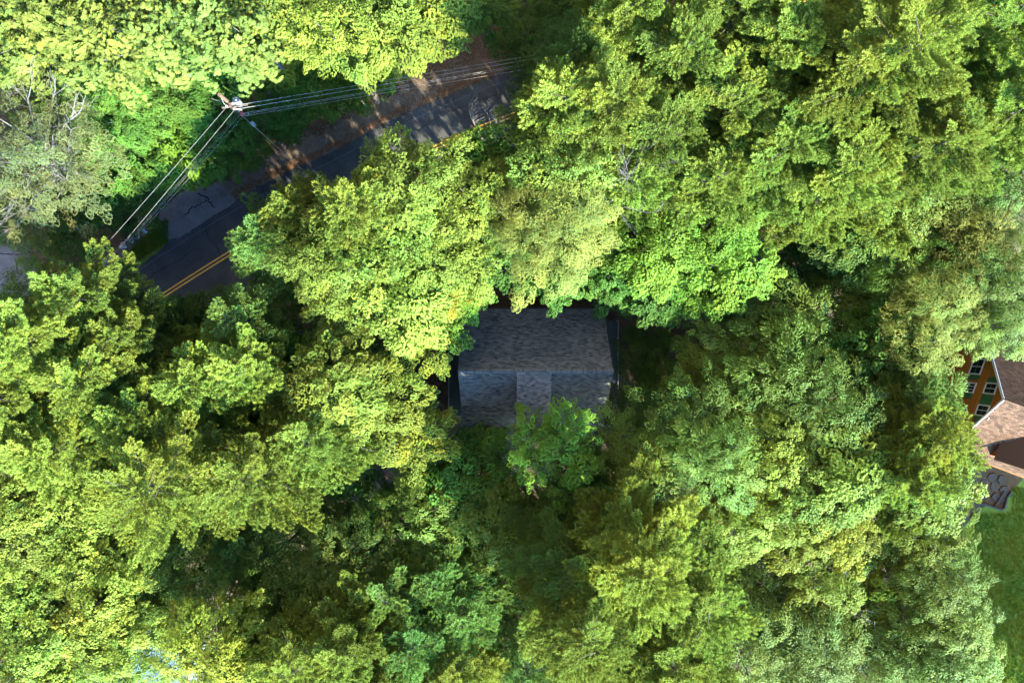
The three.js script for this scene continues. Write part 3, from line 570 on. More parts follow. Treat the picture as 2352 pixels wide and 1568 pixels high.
function pineCrown(tree, H, R, D, kind, mat, col, o = {}) {
  const S = new Sprays(), p = V(), up = V(), tr = 0.08 + H * 0.011, B = [];
  const gap = o.gap ?? 0.8, nw = Math.ceil(D / gap), a0 = rnd() * 6.28;
  const bendX = rr(-.25, .25), bendZ = rr(-.25, .25), sc = (o.scale ?? 1) * rr(0.85, 1.2);
  for (let w = 0; w < nw; w++) {
    const t = (w + 0.4) / nw, y = H - 0.25 - t * (D - 0.3), n = w < 2 ? 3 : kind === 'blue' ? 6 : 5;
    for (let k = 0; k < n; k++) {
      const az = a0 + w * 0.9 + k / n * Math.PI * 2 + rr(-.3, .3);
      const L = R * Math.min(1.05, Math.pow(t + 0.05, o.taper ?? 0.62) * 1.12) * rr(0.58, 1.22) * (1 + 0.3 * noise(Math.cos(az) * 1.3 + a0, Math.sin(az) * 1.3, 2));
      const el = (o.el ?? 0.55) * (1 - t) - 0.02 + rr(-0.1, 0.1), curve = rr(0.05, 0.16) * (o.up ?? 1), y0 = y + rr(-gap / 2, gap / 2);
      const dir = V(Math.cos(az), 0, Math.sin(az)), sideV = V(-dir.z, 0, dir.x), kk = rr(0.8, 1.18), wv = rr(-0.07, 0.12), kw = rr(0.75, 1.2);
      const pos = (u) => V(dir.x * L * u, y0 + L * u * Math.tan(el) * 0.75 + L * curve * u * u, dir.z * L * u);
      B.push([pos(0), pos(0.5), pos(0.9), 0.008 + L * 0.006]);
      const steps = Math.max(3, Math.round(L / 0.42));
      for (let i = 0; i < steps; i++) {
        const u = 0.1 + 0.88 * (i + 0.5) / steps;
        const c = pos(u), reach = L * (o.plume ?? 0.3) * Math.pow(Math.max(0, 1 - u), 0.7) * Math.min(1, u * 3) * kw + 0.08;
        for (const sd of [-1, 1]) {
          const m = Math.max(1, Math.round(reach / 0.44));
          for (let j = 0; j < m; j++) {
            const off = (j + 0.15 + rnd() * 0.5) / m * reach;
            p.copy(c).addScaledVector(sideV, sd * off).addScaledVector(dir, off * 0.75); p.y += rr(-0.1, 0.08) - off * 0.05;
            const out = dir.clone().addScaledVector(sideV, sd * rr(0.3, 0.8)).add(V(rr(-.2, .2), rr(0.05, 0.4), rr(-.2, .2)));
            up.set(rr(-.3, .3) - dir.x * 0.15, 1, rr(-.3, .3) - dir.z * 0.15);
            S.add(p, out, up, rr(0.75, 1.1) * sc, tint(col, kk * rr(0.82, 1.18), wv + rr(-.05, .05)));
          }
        }
        if (i === steps - 1) S.add(pos(0.97), dir.clone().add(V(0, 0.4, 0)), V(0, 1, 0), 0.9 * (o.scale ?? 1), tint(col, kk, wv));
      }
    }
  }
  for (let i = 0; i < 16; i++) { const a = i * 2.4, q = i / 16; p.set(Math.cos(a) * q * 0.35, H - 0.15 - q * 1.5, Math.sin(a) * q * 0.35); S.add(p, V(Math.cos(a), 0.9 - q * 0.5, Math.sin(a)), V(-Math.cos(a) * 0.5, 1, -Math.sin(a) * 0.5), rr(0.7, 0.95), tint(col, rr(0.95, 1.2))); }
  nSprays += S.c.length / 3;
  S.build('crown', sprays[kind][Math.floor(rnd() * 3)], mat, tree);
  part('trunk', limbGeo([V(0, -0.1, 0), V(bendX * 0.3, H * 0.4, bendZ * 0.3), V(0, H * 0.75, 0), V(0, H - 0.2, 0)], tr, 0.03, 7, 10), bark.brown, tree);
  const bg = mergeGeometries(B.map(([a, b, c, r]) => limbGeo([a, b, c], r + 0.012, 0.01, 3, 4)));
  const bm = part('branches', bg, bark.brown, tree); bm.userData.kind = 'stuff';
}
// bare forked branch, one continuous piece of wood per call
function deadBranch(from, dir, len, r, depth, out, bend = 0.25, fork = 4) {
  const pts = [from.clone()], d = dir.clone().normalize();
  let p = from.clone();
  for (let i = 0; i < 4; i++) { d.add(V(rr(-bend, bend), rr(-bend, bend) + 0.03, rr(-bend, bend))).normalize(); p = p.clone().addScaledVector(d, len / 4); pts.push(p); }
  out.push(limbGeo(pts, r, r * 0.35, 5, 8));
  if (depth > 0) for (let k = 0; k < fork; k++) {
    const j = 1 + Math.floor(rnd() * 3.99), nd = d.clone().add(V(rr(-1, 1), rr(-0.3, 0.7), rr(-1, 1))).normalize();
    deadBranch(pts[j], nd, len * rr(0.35, 0.6), r * 0.5, depth - 1, out, bend * 1.2, fork - 1);
  }
}

const COL = {
  A: [0.1, 0.134, 0.02], M: [0.1, 0.138, 0.015], G: [0.047, 0.102, 0.011], E: [0.064, 0.12, 0.009], O: [0.082, 0.124, 0.017], B: [0.126, 0.144, 0.023],
  P: [0.146, 0.19, 0.024], K: [0.086, 0.152, 0.027], Y: [0.12, 0.144, 0.012], S: [0.1, 0.11, 0.03], D: [0.044, 0.085, 0.011],
};
const KIND = {
  A: ['fan', 'matt', 'leafy_tree', 'tree', 'pale green tree of long leaflets'], M: ['maple', 'matt', 'maple_tree', 'tree', 'yellow-green broadleaf tree'],
  G: ['maple', 'matt', 'maple_tree', 'tree', 'deep green broadleaf tree'], E: ['maple', 'matt', 'maple_tree', 'tree', 'bright green broadleaf tree'],
  O: ['oak', 'gloss', 'oak_tree', 'tree', 'grey-green glossy-leaved tree'], B: ['small', 'matt', 'birch_tree', 'tree', 'olive fine-leaved tree'],
  P: ['pine', 'needle', 'pine_tree', 'pine tree', 'yellow-green pine'], K: ['blue', 'needle', 'pine_tree', 'pine tree', 'blue-green pine'],
  Y: ['maple', 'matt', 'maple_tree', 'tree', 'yellowing broadleaf tree'], S: ['small', 'matt', 'dying_tree', 'tree', 'sparse grey dying tree'],
  D: ['oak', 'matt', 'undergrowth_tree', 'tree', 'low dark green tree'],
};
// [x, y, crown radius, height, kind, where it stands, options]
const TREES = [
  [50, 55, 115, 17, 'A', 'in the top left corner of the photo'],
  [190, 40, 115, 17, 'A', 'on the top edge, second from the left corner'],
  [330, 78, 112, 17, 'A', 'on the top edge, third from the left corner'],
  [450, 45, 110, 17, 'A', 'on the top edge straight above the utility pole'],
  [575, 58, 100, 17, 'A', 'just above the transformer'],
  [620, 20, 105, 17, 'M', 'on the top edge just right of the pole'],
  [760, 42, 118, 17.5, 'M', 'on the top edge midway between pole and bare brown clearing'],
  [895, 38, 105, 17, 'M', 'on the top edge beside the bare brown clearing', { foot: [-1.5, -4.5] }],
  [850, 108, 50, 13, 'M', 'with twiggy tip at the clearing\'s left side', { foot: [-2.5, -2] }],
  [1010, 15, 80, 16, 'M', 'hanging over the top of the brown clearing', { foot: [0, -5] }],
  [1075, 5, 55, 14, 'M', 'small, at the top edge over the brown clearing', { foot: [0, -5] }],
  [1140, 18, 42, 12, 'M', 'small, on the top edge beside the dark thicket', { foot: [1, -4.5] }],
  [50, 150, 85, 15, 'A', 'on the left edge under the top left corner'],
  [170, 190, 100, 11.5, 'G', 'shaded, above the dying grey tree'],
  [275, 215, 108, 11.5, 'G', 'shaded, upper right of the dying grey tree'],
  [395, 205, 108, 9, 'G', 'left of the pole top, in shade'],
  [500, 160, 70, 8, 'G', 'directly above the pole top'],
  [630, 145, 46, 9, 'Y', 'small and bright yellow above the wires'],
  [705, 155, 88, 8, 'E', 'behind the wires, midway to the clearing'],
  [290, 335, 105, 9, 'G', 'beside the dying grey tree, below the pole'],
  [410, 320, 86, 7.5, 'E', 'under the bundle of wires going down left'],
  [505, 335, 66, 7, 'G', 'between the pole and the gravel verge'],
  [655, 240, 62, 7, 'G', 'just right of the transformer under the wires'],
  [720, 215, 55, 7.5, 'M', 'sunlit under the wires beside the gravel verge'],
  [800, 185, 62, 7.5, 'E', 'shaded, touching the wires near the clearing'],
  [875, 140, 48, 7, 'E', 'small, at the left edge of the brown clearing'],
  [592, 286, 56, 7.5, 'G', 'low, below the small grey box on the cable'],
  [85, 360, 150, 16, 'S', 'with bare twigs, on the left edge above the side pavement'],
  [55, 490, 95, 9, 'O', 'under the dying tree beside the side pavement'],
  [175, 500, 90, 8, 'D', 'between the side pavement and the wires'],
  [265, 440, 85, 7, 'D', 'under the wires behind the stone row'],
  [335, 415, 55, 5, 'D', 'small, behind the cracked driveway'],
  [420, 412, 22, 4.5, 'Y', 'sapling under the wires at the driveway head'],
  [1225, 70, 85, 7, 'D', 'right of the brown clearing, in deep shade'],
  [1310, 30, 80, 8, 'D', 'on the top edge between clearing and pines'],
  [1180, 105, 45, 4, 'D', 'small, at the right rim of the brown clearing'],
  // pines of the top right
  [1310, 165, 105, 19, 'K', 'overhanging the road where the wires vanish'],
  [1430, 75, 120, 20, 'P', 'on the top edge right of the dark thicket'],
  [1290, 265, 100, 21, 'P', 'overhanging the road just under the wires'],
  [1400, 255, 110, 22, 'P', 'right of the road end, one crown in'],
  [1550, 160, 130, 21, 'P', 'with pale plumes, near the top edge, two crowns right of the road'],
  [1680, 55, 140, 21, 'P', 'on the top edge, fourth from the right corner'],
  [1950, 210, 260, 24, 'P', 'the widest, with branches radiating like a star, top right'],
  [1790, 130, 130, 21, 'P', 'on the top edge, left of the widest pine'],
  [2250, 80, 200, 23, 'P', 'in the top right corner of the photo'],
  [2080, 50, 140, 22, 'P', 'on the top edge, second from the right corner'],
  [2300, 270, 140, 21, 'P', 'on the right edge under the corner pine'],
  [1660, 270, 130, 20, 'P', 'left of the widest pine, second row'],
  [1510, 330, 130, 20, 'P', 'with a mass of bare dead limbs, above the house'],
  [1770, 370, 140, 20, 'P', 'below left of the widest pine'],
  [1910, 410, 120, 20, 'P', 'straight below the widest pine'],
  [2120, 350, 140, 21, 'P', 'below right of the widest pine'],
  [1630, 425, 115, 19, 'P', 'between the dead-limbed pine and the bright maples'],
  [1450, 430, 95, 18, 'P', 'with bare grey twigs, right of the olive fine-leaved crown'],
  // right middle
  [2060, 460, 105, 14, 'O', 'at the foot of the big pines, sunlit'],
  [2160, 480, 115, 13, 'O', 'in the shade of the big pines, right side'],
  [2285, 450, 115, 13, 'O', 'on the right edge below the pines'],
  [1990, 540, 105, 12, 'O', 'midway between widest pine and orange house'],
  [2110, 590, 110, 13, 'M', 'two crowns above the orange house'],
  [2230, 570, 115, 14, 'B', 'near the right edge above the orange house'],
  [2310, 650, 100, 15, 'O', 'pale, on the right edge above the orange house'],
  [2285, 735, 85, 14, 'O', 'with pale leaves overhanging the orange house roof'],
  [2180, 680, 105, 14, 'B', 'upper left of the orange house'],
  [1930, 590, 85, 10, 'K', 'greyish, shaded, amid broad leaves right of bright maples'],
  [1850, 620, 75, 8, 'D', 'right of the bright maples, in shade'],
  [2050, 670, 95, 11, 'O', 'in shade left of the yellowish fine-leaved crowns'],
  [2112, 795, 82, 14, 'B', 'touching the orange house wall'],
  [1960, 690, 85, 9, 'O', 'in dappled shade right of the house clearing'],
  [1790, 690, 80, 7, 'D', 'below the bright maples, in deep shade'],
  // around the house, right
  [1650, 520, 95, 15, 'E', 'topmost of the bright group right of the olive crown'],
  [1500, 560, 100, 15, 'E', 'beside the olive crown, above the house roof'],
  [1690, 605, 80, 14, 'E', 'at the right end of the bright group'],
  [1600, 628, 85, 12, 'E', 'lowest of the bright group, above the right deck'],
  [1500, 668, 60, 12, 'G', 'over the upper right corner of the house roof', { D: 3 }],
  [1700, 785, 110, 12, 'O', 'right of the right-hand deck, one crown away'],
  [1830, 745, 90, 12, 'O', 'two crowns right of the house, upper'],
  [1800, 865, 110, 15, 'O', 'two crowns right of the house, lower and sunlit'],
  [1650, 870, 85, 11, 'O', 'beside the dark gap right of the right-hand deck'],
  [1925, 800, 80, 11, 'G', 'three crowns right of the house'],
  [1895, 940, 115, 16, 'O', 'sunlit, midway between the two houses'],
  [2040, 800, 90, 13, 'G', 'midway between deck and orange house, shaded'],
  [2060, 905, 105, 14, 'K', 'shaded, left of the orange house by two crowns'],
  [2118, 905, 78, 13, 'O', 'beside the orange wall\'s lower windows'],
  [2128, 1012, 98, 17, 'P', 'next to the pink lit roof of the orange house'],
  [2015, 1010, 110, 15, 'P', 'second crown left of the pink lit roof'],
  [1730, 965, 100, 14, 'O', 'lower right of the house, second crown out'],
  [1605, 965, 90, 14, 'O', 'lower right of the house, first crown out'],
  [1550, 880, 55, 5, 'D', 'low, in the dark gap right of the house'],
  [1790, 1045, 110, 15, 'M', 'in the sunlit group midway below the two houses'],
  [1920, 1085, 110, 16, 'M', 'sunlit, left of the patio by three crowns'],
  [2065, 1100, 110, 17, 'P', 'left of the patio by two crowns'],
  [2150, 1118, 80, 16, 'M', 'overhanging the patio and lawn edge'],
  [1645, 1065, 100, 16, 'O', 'two crowns below right of the house roof'],
  [1555, 1040, 70, 14, 'O', 'small, below the lower right roof corner'],
  // below the house
  [1270, 1026, 98, 17, 'E', 'with pointed branch tips over the lower roof edge', { D: 5, lobes: 1.2, lobeSize: 0.75 }],
  [1420, 1045, 82, 13, 'O', 'small round crown at the lower right roof corner'],
  [1500, 1105, 80, 15, 'O', 'below the small round crown'],
  [1335, 1125, 88, 12.5, 'G', 'below the pointed bright crown, in shade'],
  [1945, 1200, 95, 14, 'Y', 'right of the bare dead tree, lower right'],
  [1830, 1200, 100, 14, 'M', 'above the bare dead tree'],
  [1705, 1175, 110, 14, 'M', 'upper left of the bare dead tree'],
  [2060, 1225, 95, 13, 'O', 'one crown in from the lawn, upper'],
  [2148, 1230, 78, 15, 'M', 'on the lawn edge below the patio'],
  [2070, 1315, 105, 12, 'Y', 'sparse and brownish, two crowns in from the lawn'],
  [2172, 1325, 88, 15, 'O', 'on the lawn edge, middle'],
  [2208, 1425, 82, 15, 'O', 'bulging out over the lawn'],
  [1895, 1335, 80, 13, 'M', 'narrow and sunlit, right below the bare dead tree'],
  [1715, 1320, 80, 11, 'O', 'left of the bare dead tree'],
  [1800, 1405, 95, 10, 'G', 'under the bare dead tree, shaded'],
  [1930, 1435, 105, 12, 'O', 'two crowns up from the bottom edge, lower right'],
  [2065, 1440, 105, 12, 'O', 'two crowns left of the lawn, lower right'],
  [1720, 1480, 115, 14, 'O', 'above the white forked snag on the bottom edge'],
  [1850, 1515, 105, 14, 'O', 'on the bottom edge right of the white snag'],
  [2000, 1530, 100, 12, 'O', 'on the bottom edge by the blue tarp'],
  [2135, 1510, 105, 14, 'O', 'on the bottom edge, second from the lawn'],
  [2212, 1530, 80, 15, 'O', 'on the bottom edge beside the lawn'],
  // pines of the bottom middle
  [1470, 1285, 140, 22, 'P', 'broad, below right of the house, nearest the hollow'],
  [1580, 1370, 140, 19, 'P', 'the brighter one just left of the bare dead tree'],
  [1530, 1500, 140, 18.5, 'P', 'on the bottom edge left of the white snag'],
  [1300, 1290, 115, 18, 'K', 'blue-tinged, on the upper right of the black gap'],
  [1350, 1430, 130, 21, 'P', 'on the right of the black gap, lower'],
  [1390, 1540, 110, 17, 'P', 'on the bottom edge below the black gap\'s right side'],
  [1010, 1310, 105, 14, 'K', 'star-shaped, left of the black gap', { el: 0.5, taper: 0.8 }],
  [1070, 1395, 100, 14, 'K', 'low, touching the black gap on its left'],
  [905, 1340, 105, 14.5, 'K', 'left of the star-shaped pine'],
  [960, 1450, 118, 15.5, 'K', 'below the star-shaped pine'],
  [820, 1460, 125, 17, 'P', 'two crowns left of the star-shaped pine, near bottom edge'],
  [1060, 1525, 105, 15, 'P', 'on the bottom edge left of centre'],
  [1210, 1520, 105, 13, 'K', 'on the bottom edge straight below the house'],
  [690, 1510, 115, 17, 'P', 'on the bottom edge right of the yellow maple'],
  [890, 1545, 105, 16, 'P', 'on the bottom edge, third right of the yellow maple'],
  // shaded hollow below the house
  [1060, 1115, 105, 11, 'G', 'in the hollow below the lower left roof corner'],
  [960, 1190, 100, 12, 'O', 'in the shaded hollow, left part'],
  [1110, 1205, 95, 11.5, 'O', 'in the shaded hollow, middle'],
  [1205, 1225, 85, 9, 'O', 'in the shaded hollow, right part'],
  [850, 1205, 95, 11, 'G', 'in the shaded hollow, far left'],
  [790, 1290, 105, 13.5, 'O', 'below the big pine plumes, left of the hollow'],
  [1190, 1325, 78, 7, 'O', 'above the black gap'],
  [1130, 1270, 75, 7, 'G', 'in the shaded hollow, beside the star-shaped pine'],
  [1250, 1180, 70, 8, 'O', 'in the shaded hollow, under the pointed bright crown'],
  [1400, 1180, 88, 15.5, 'K', 'between the hollow and the broad shaded pine'],
  [1478, 800, 50, 5, 'D', 'low, against the upper end of the right-hand deck'],
  [1485, 880, 46, 4.5, 'D', 'low, against the middle of the dirt strip right of the house'],
  [1120, 1030, 48, 5, 'D', 'low, under the lower left roof corner'],
  [1460, 960, 55, 7, 'D', 'low, beside the right-hand deck'],
  // pines of the left
  [430, 1090, 205, 19, 'P', 'the broadest on the left half, with hanging plumes'],
  [610, 1085, 160, 18, 'P', 'right of the broadest left pine'],
  [745, 1000, 125, 17, 'P', 'second to the right of the broadest left pine'],
  [860, 925, 105, 15, 'M', 'sunlit, left of the left-hand deck'],
  [950, 1000, 85, 13, 'Y', 'with bare twigs, lower left of the house'],
  [760, 880, 98, 16.5, 'M', 'two crowns left of the left-hand deck'],
  [560, 735, 75, 15, 'K', 'narrow lone column below the road\'s yellow lines'],
  [585, 855, 90, 17, 'P', 'below the lone column pine'],
  [470, 880, 95, 16.5, 'P', 'lower left of the lone column pine'],
  [465, 790, 75, 9, 'K', 'shaded, left of the lone column pine'],
  [312, 778, 96, 16, 'P', 'on the lower road edge by the yellow lines'],
  [205, 690, 100, 17, 'P', 'with tall sunlit spires where the wires vanish lower left'],
  [105, 790, 120, 19, 'P', 'on the left edge below the side pavement'],
  [55, 910, 145, 19, 'P', 'on the left edge, halfway down'],
  [230, 880, 115, 18, 'P', 'second from the left edge, halfway down'],
  [335, 960, 110, 17, 'P', 'above the broadest left pine'],
  [170, 1030, 130, 18, 'P', 'second from the left edge, below halfway'],
  [680, 850, 78, 12, 'G', 'shaded, right of the lone column pine'],
  [650, 760, 60, 6, 'D', 'low, between the column pine and the road'],
  [795, 825, 65, 10, 'G', 'left of the dirt yard beside the left-hand deck'],
  [40, 690, 75, 6, 'O', 'bushy and greyish, under the side pavement'],
  [412, 728, 48, 11, 'K', 'standing in front of the yellow lines'],
  [482, 718, 40, 6, 'D', 'small, on the road\'s lower edge under the yellow lines'],
  // broad leaves of the lower left
  [60, 1180, 125, 15, 'M', 'on the left edge, two thirds down'],
  [185, 1235, 115, 14, 'M', 'second from the left edge, below the pines'],
  [60, 1345, 135, 15, 'M', 'on the left edge above the corner tree'],
  [205, 1385, 125, 15, 'M', 'second from the left edge, above the bottom row'],
  [330, 1310, 105, 12, 'O', 'below the broadest left pine'],
  [95, 1490, 130, 15, 'M', 'in the bottom left corner of the photo'],
  [262, 1500, 112, 14, 'M', 'on the bottom edge, second from the left corner'],
  [430, 1330, 105, 11, 'O', 'above the small white pole frame'],
  [545, 1285, 75, 12, 'K', 'green and shaded, under the right end of the broadest left pine'],
  [335, 1410, 80, 11, 'O', 'left of the small white pole frame'],
  [495, 1480, 112, 16, 'Y', 'bright yellow, right of the pale metal roof'],
  [625, 1420, 95, 11, 'G', 'upper right of the yellow maple'],
  [595, 1535, 95, 15, 'P', 'touching the yellow maple on the bottom edge'],
  [705, 1370, 108, 12, 'O', 'two crowns up from the yellow maple'],
  [650, 1250, 98, 11, 'O', 'shaded, under the right end of the hanging plumes'],
  // between the road and the house
  [625, 560, 88, 14, 'K', 'with tips over the road at the yellow lines'],
  [690, 500, 80, 14, 'P', 'at the end of the service wire over the road'],
  [735, 590, 95, 16, 'M', 'second crown right of the yellow lines'],
  [825, 490, 95, 19, 'P', 'pale, on the road\'s lower edge'],
  [905, 378, 66, 17, 'M', 'furthest out over the middle of the road'],
  [900, 450, 95, 18, 'M', 'below the crown furthest over the road'],
  [1000, 412, 84, 18, 'M', 'left of the bare arched sapling'],
  [1095, 365, 62, 16.5, 'E', 'under the bare arched sapling'],
  [1105, 460, 95, 18, 'M', 'left of the olive fine-leaved crown'],
  [1195, 328, 55, 17, 'G', 'right of the bare arched sapling'],
  [1275, 508, 132, 19.5, 'B', 'the broad smooth crown above the house'],
  [1285, 385, 95, 19.5, 'M', 'above the broad olive crown'],
  [845, 610, 105, 17, 'M', 'third crown right of the yellow lines'],
  [960, 560, 105, 17, 'M', 'two crowns left of the olive crown'],
  [1060, 580, 85, 16, 'M', 'next left of the olive crown, lower'],
  [785, 690, 75, 15, 'M', 'above the shaded column pine gap'],
  [930, 690, 95, 16, 'M', 'yellow-tinged, two crowns from the upper left roof corner'],
  [1015, 665, 65, 15, 'Y', 'small and golden, nearest the upper left roof corner'],
  [985, 772, 70, 13, 'M', 'lowest of the sunlit crowns above the left-hand deck'],
  [1062, 655, 62, 13, 'E', 'fresh green against the upper left roof corner', { D: 3.5 }],
  [1020, 748, 56, 13, 'E', 'fresh green overhanging the left roof edge', { D: 3 }],
  [1180, 612, 60, 12.5, 'G', 'drooping behind the upper roof edge', { D: 3.5 }],
  [1285, 645, 58, 13, 'G', 'with tips hanging over the upper roof edge', { D: 3 }],
  [1400, 655, 50, 9, 'G', 'dark, behind the upper roof edge, right part', { D: 3 }],
  [685, 640, 65, 11, 'K', 'shaded, under the crowns right of the yellow lines'],
  [905, 790, 65, 6, 'D', 'dark, beside the bare yard left of the house'],
  [1410, 620, 60, 13, 'G', 'shaded, between the olive crown and the bright group'],
  [3060, 1950, 210, 17, 'O', 'shading the lawn from beyond the right edge'],
  [3060, 2150, 210, 17, 'O', 'shading the lawn from beyond the bottom right corner'],
  [2850, 1830, 150, 13, 'O', 'below the bottom right corner beside the lawn'],
];
TREES.forEach(([px, py, rp, H, k, where, o = {}], i) => {
  reseed(1000 + i * 17);
  const pine = k === 'P' || k === 'K';
  const R0 = rp / 1568 * (CAM_H - H * 0.8), D = o.D ?? Math.min(H * 0.72, R0 * (pine ? 2.4 : 1.35)), hc = H - D * (pine ? 0.5 : 0.42), c = at(px, py, hc), R = rp / 1568 * (CAM_H - hc) * 1.08;
  const [spray, mat, name, cat, look] = KIND[k];
  const t = thing(name, look + ' ' + where, cat, V(c.x, 0, c.z));
  const col = tint(COL[k], rr(0.8, 1.16), rr(-0.1, 0.08));
  if (pine) pineCrown(t, H, R, D, spray, FM[mat], col, o);
  else if (k === 'S') {
    broadCrown(t, H, R, D, spray, FM[mat], col, { density: 0.62, core: 0.4, bark: bark.pale, limbs: 14, ...o });
    for (let j = 0; j < 16; j++) { const out = [], a = rnd() * 6.28; deadBranch(V(0, H - D * rr(0.5, 0.95), 0), V(Math.cos(a), rr(0.15, 0.8), Math.sin(a)), R * rr(0.7, 1.0), 0.08, 2, out, 0.2, 5); part('dead_limb', mergeGeometries(out), bark.pale, t, 'bare pale limb'); }
  } else broadCrown(t, H, R, D, spray, FM[mat], col, { yellow: k === 'Y' ? 0.3 : k === 'M' ? 0.08 : 0.02, density: k === 'B' ? 1.25 : k === 'Y' ? 0.85 : 1, ...o });
});
// ------------------------------------------------------------------ bare trees and dead wood
{
  const base = at(1125, 345), t = thing('bare_sapling', 'bare grey arched sapling with combed side twigs leaning over the road', 'tree', V(base.x, 0, base.z));
  const l = (px, py, y) => at(px, py, y).sub(V(base.x, 0, base.z));
  reseed(201);
  for (const [stem, nm] of [[[[1112, 330, 4], [1098, 300, 7], [1080, 262, 9.5], [1078, 225, 10.6], [1090, 202, 10.9]], 'stem'], [[[1118, 330, 4], [1092, 290, 7.4], [1084, 252, 9.4], [1086, 220, 10.3]], 'stem'], [[[1122, 335, 4], [1128, 300, 7], [1120, 262, 9], [1104, 248, 9.8]], 'stem'], [[[1128, 335, 4], [1140, 300, 7.5], [1134, 272, 8.6], [1118, 254, 9.2]], 'stem']]) {
    const pts = [V(0, 0, 0), ...stem.map((q) => l(...q))], crv = new THREE.CatmullRomCurve3(pts);
    part(nm, limbGeo(pts, 0.09, 0.015, 6, 18), bark.dead, t);
    for (let i = 0; i < 15; i++) { const u = 0.5 + 0.5 * i / 15, p = crv.getPoint(u), d = crv.getTangent(u); const e = p.clone().add(V(rr(0.4, 0.95), rr(0, 0.35), rr(-0.25, -0.75))); part('twig', limbGeo([p, p.clone().lerp(e, 0.5).add(V(0.12, 0, -0.14)), e], 0.022, 0.008, 4, 4), bark.dead, t); }
  }
}
{
  const base = at(1765, 1300), t = thing('dead_tree', 'grey leafless dead tree lying open among the crowns at lower right', 'tree', V(base.x, 0, base.z));
  reseed(205);
  part('trunk', limbGeo([V(0, 0, 0), V(-0.2, 5, 0), V(-0.6, 9, -0.4), V(-1.3, 11, -1.4)], 0.2, 0.05, 8, 12), bark.dead, t);
  for (const [x, y, z, len] of [[-0.4, 8, -0.2, 4], [-0.6, 9, -0.4, 4.2], [-0.3, 7, 0, 4.5], [-0.9, 10, -0.9, 3], [-0.5, 8.6, -0.3, 4], [-0.7, 9.4, -0.6, 3.6], [-0.2, 6.4, 0, 4.4], [-1.2, 10.8, -1.2, 2.6], [-0.4, 8.2, -0.1, 4]]) { const a = rnd() * 6.28, out = []; deadBranch(V(x, y, z), V(Math.cos(a), rr(0.1, 0.5), Math.sin(a)), len, 0.075, 2, out, 0.22, 5); part('dead_limb', mergeGeometries(out), bark.dead, t); }
}
{
  const base = at(1610, 1530), t = thing('white_snag', 'white forked snag with upcurved branches on the bottom edge of the photo', 'tree', V(base.x, 0, base.z));
  reseed(209);
  part('trunk', limbGeo([V(0, 0, 0), V(0, 6, 0.2), V(0.2, 11, 0.2), V(0.3, 15, 0)], 0.2, 0.05, 8, 12), bark.pale, t);
  for (let i = 0; i < 11; i++) { const a = i * 2.4, out = []; deadBranch(V(0.1, rr(12, 15), 0.1), V(Math.cos(a), rr(0.3, 0.9), Math.sin(a)), rr(2, 3.2), 0.06, 1, out, 0.2, 4); part('dead_limb', mergeGeometries(out), bark.pale, t); }
}
// bare limbs inside living crowns
function deadIn(word, n, len, px, py, y, sd) { // hang dead limbs on the tree whose label holds the word
  const t = scene.children.find((o) => o.userData.label?.includes(word)), c = at(px, py, y).sub(t.position); reseed(sd);
  for (let i = 0; i < n; i++) { const a = i * 2.4 + rr(-.4, .4), out = []; deadBranch(c.clone().add(V(rr(-.8, .8), rr(-.6, .6), rr(-.8, .8))), V(Math.cos(a), rr(0, 0.35), Math.sin(a)), len * rr(0.7, 1.2), 0.032, 2, out, 0.2, 5); part('dead_limb', mergeGeometries(out), bark.dead, t, 'bare dead limb'); }
}
deadIn('mass of bare dead limbs', 6, 2.2, 1455, 390, 17.8, 301);
deadIn('with bare grey twigs', 4, 1.8, 1425, 455, 16.4, 302);
deadIn('lower left of the house', 6, 1.8, 925, 985, 12, 303);
deadIn('under the bare dead tree, shaded', 3, 1.8, 1790, 1385, 9.8, 304);
deadIn('sparse and brownish', 5, 1.6, 2070, 1300, 11.8, 305);
deadIn('with twiggy tip', 4, 1.1, 905, 97, 11.5, 306);

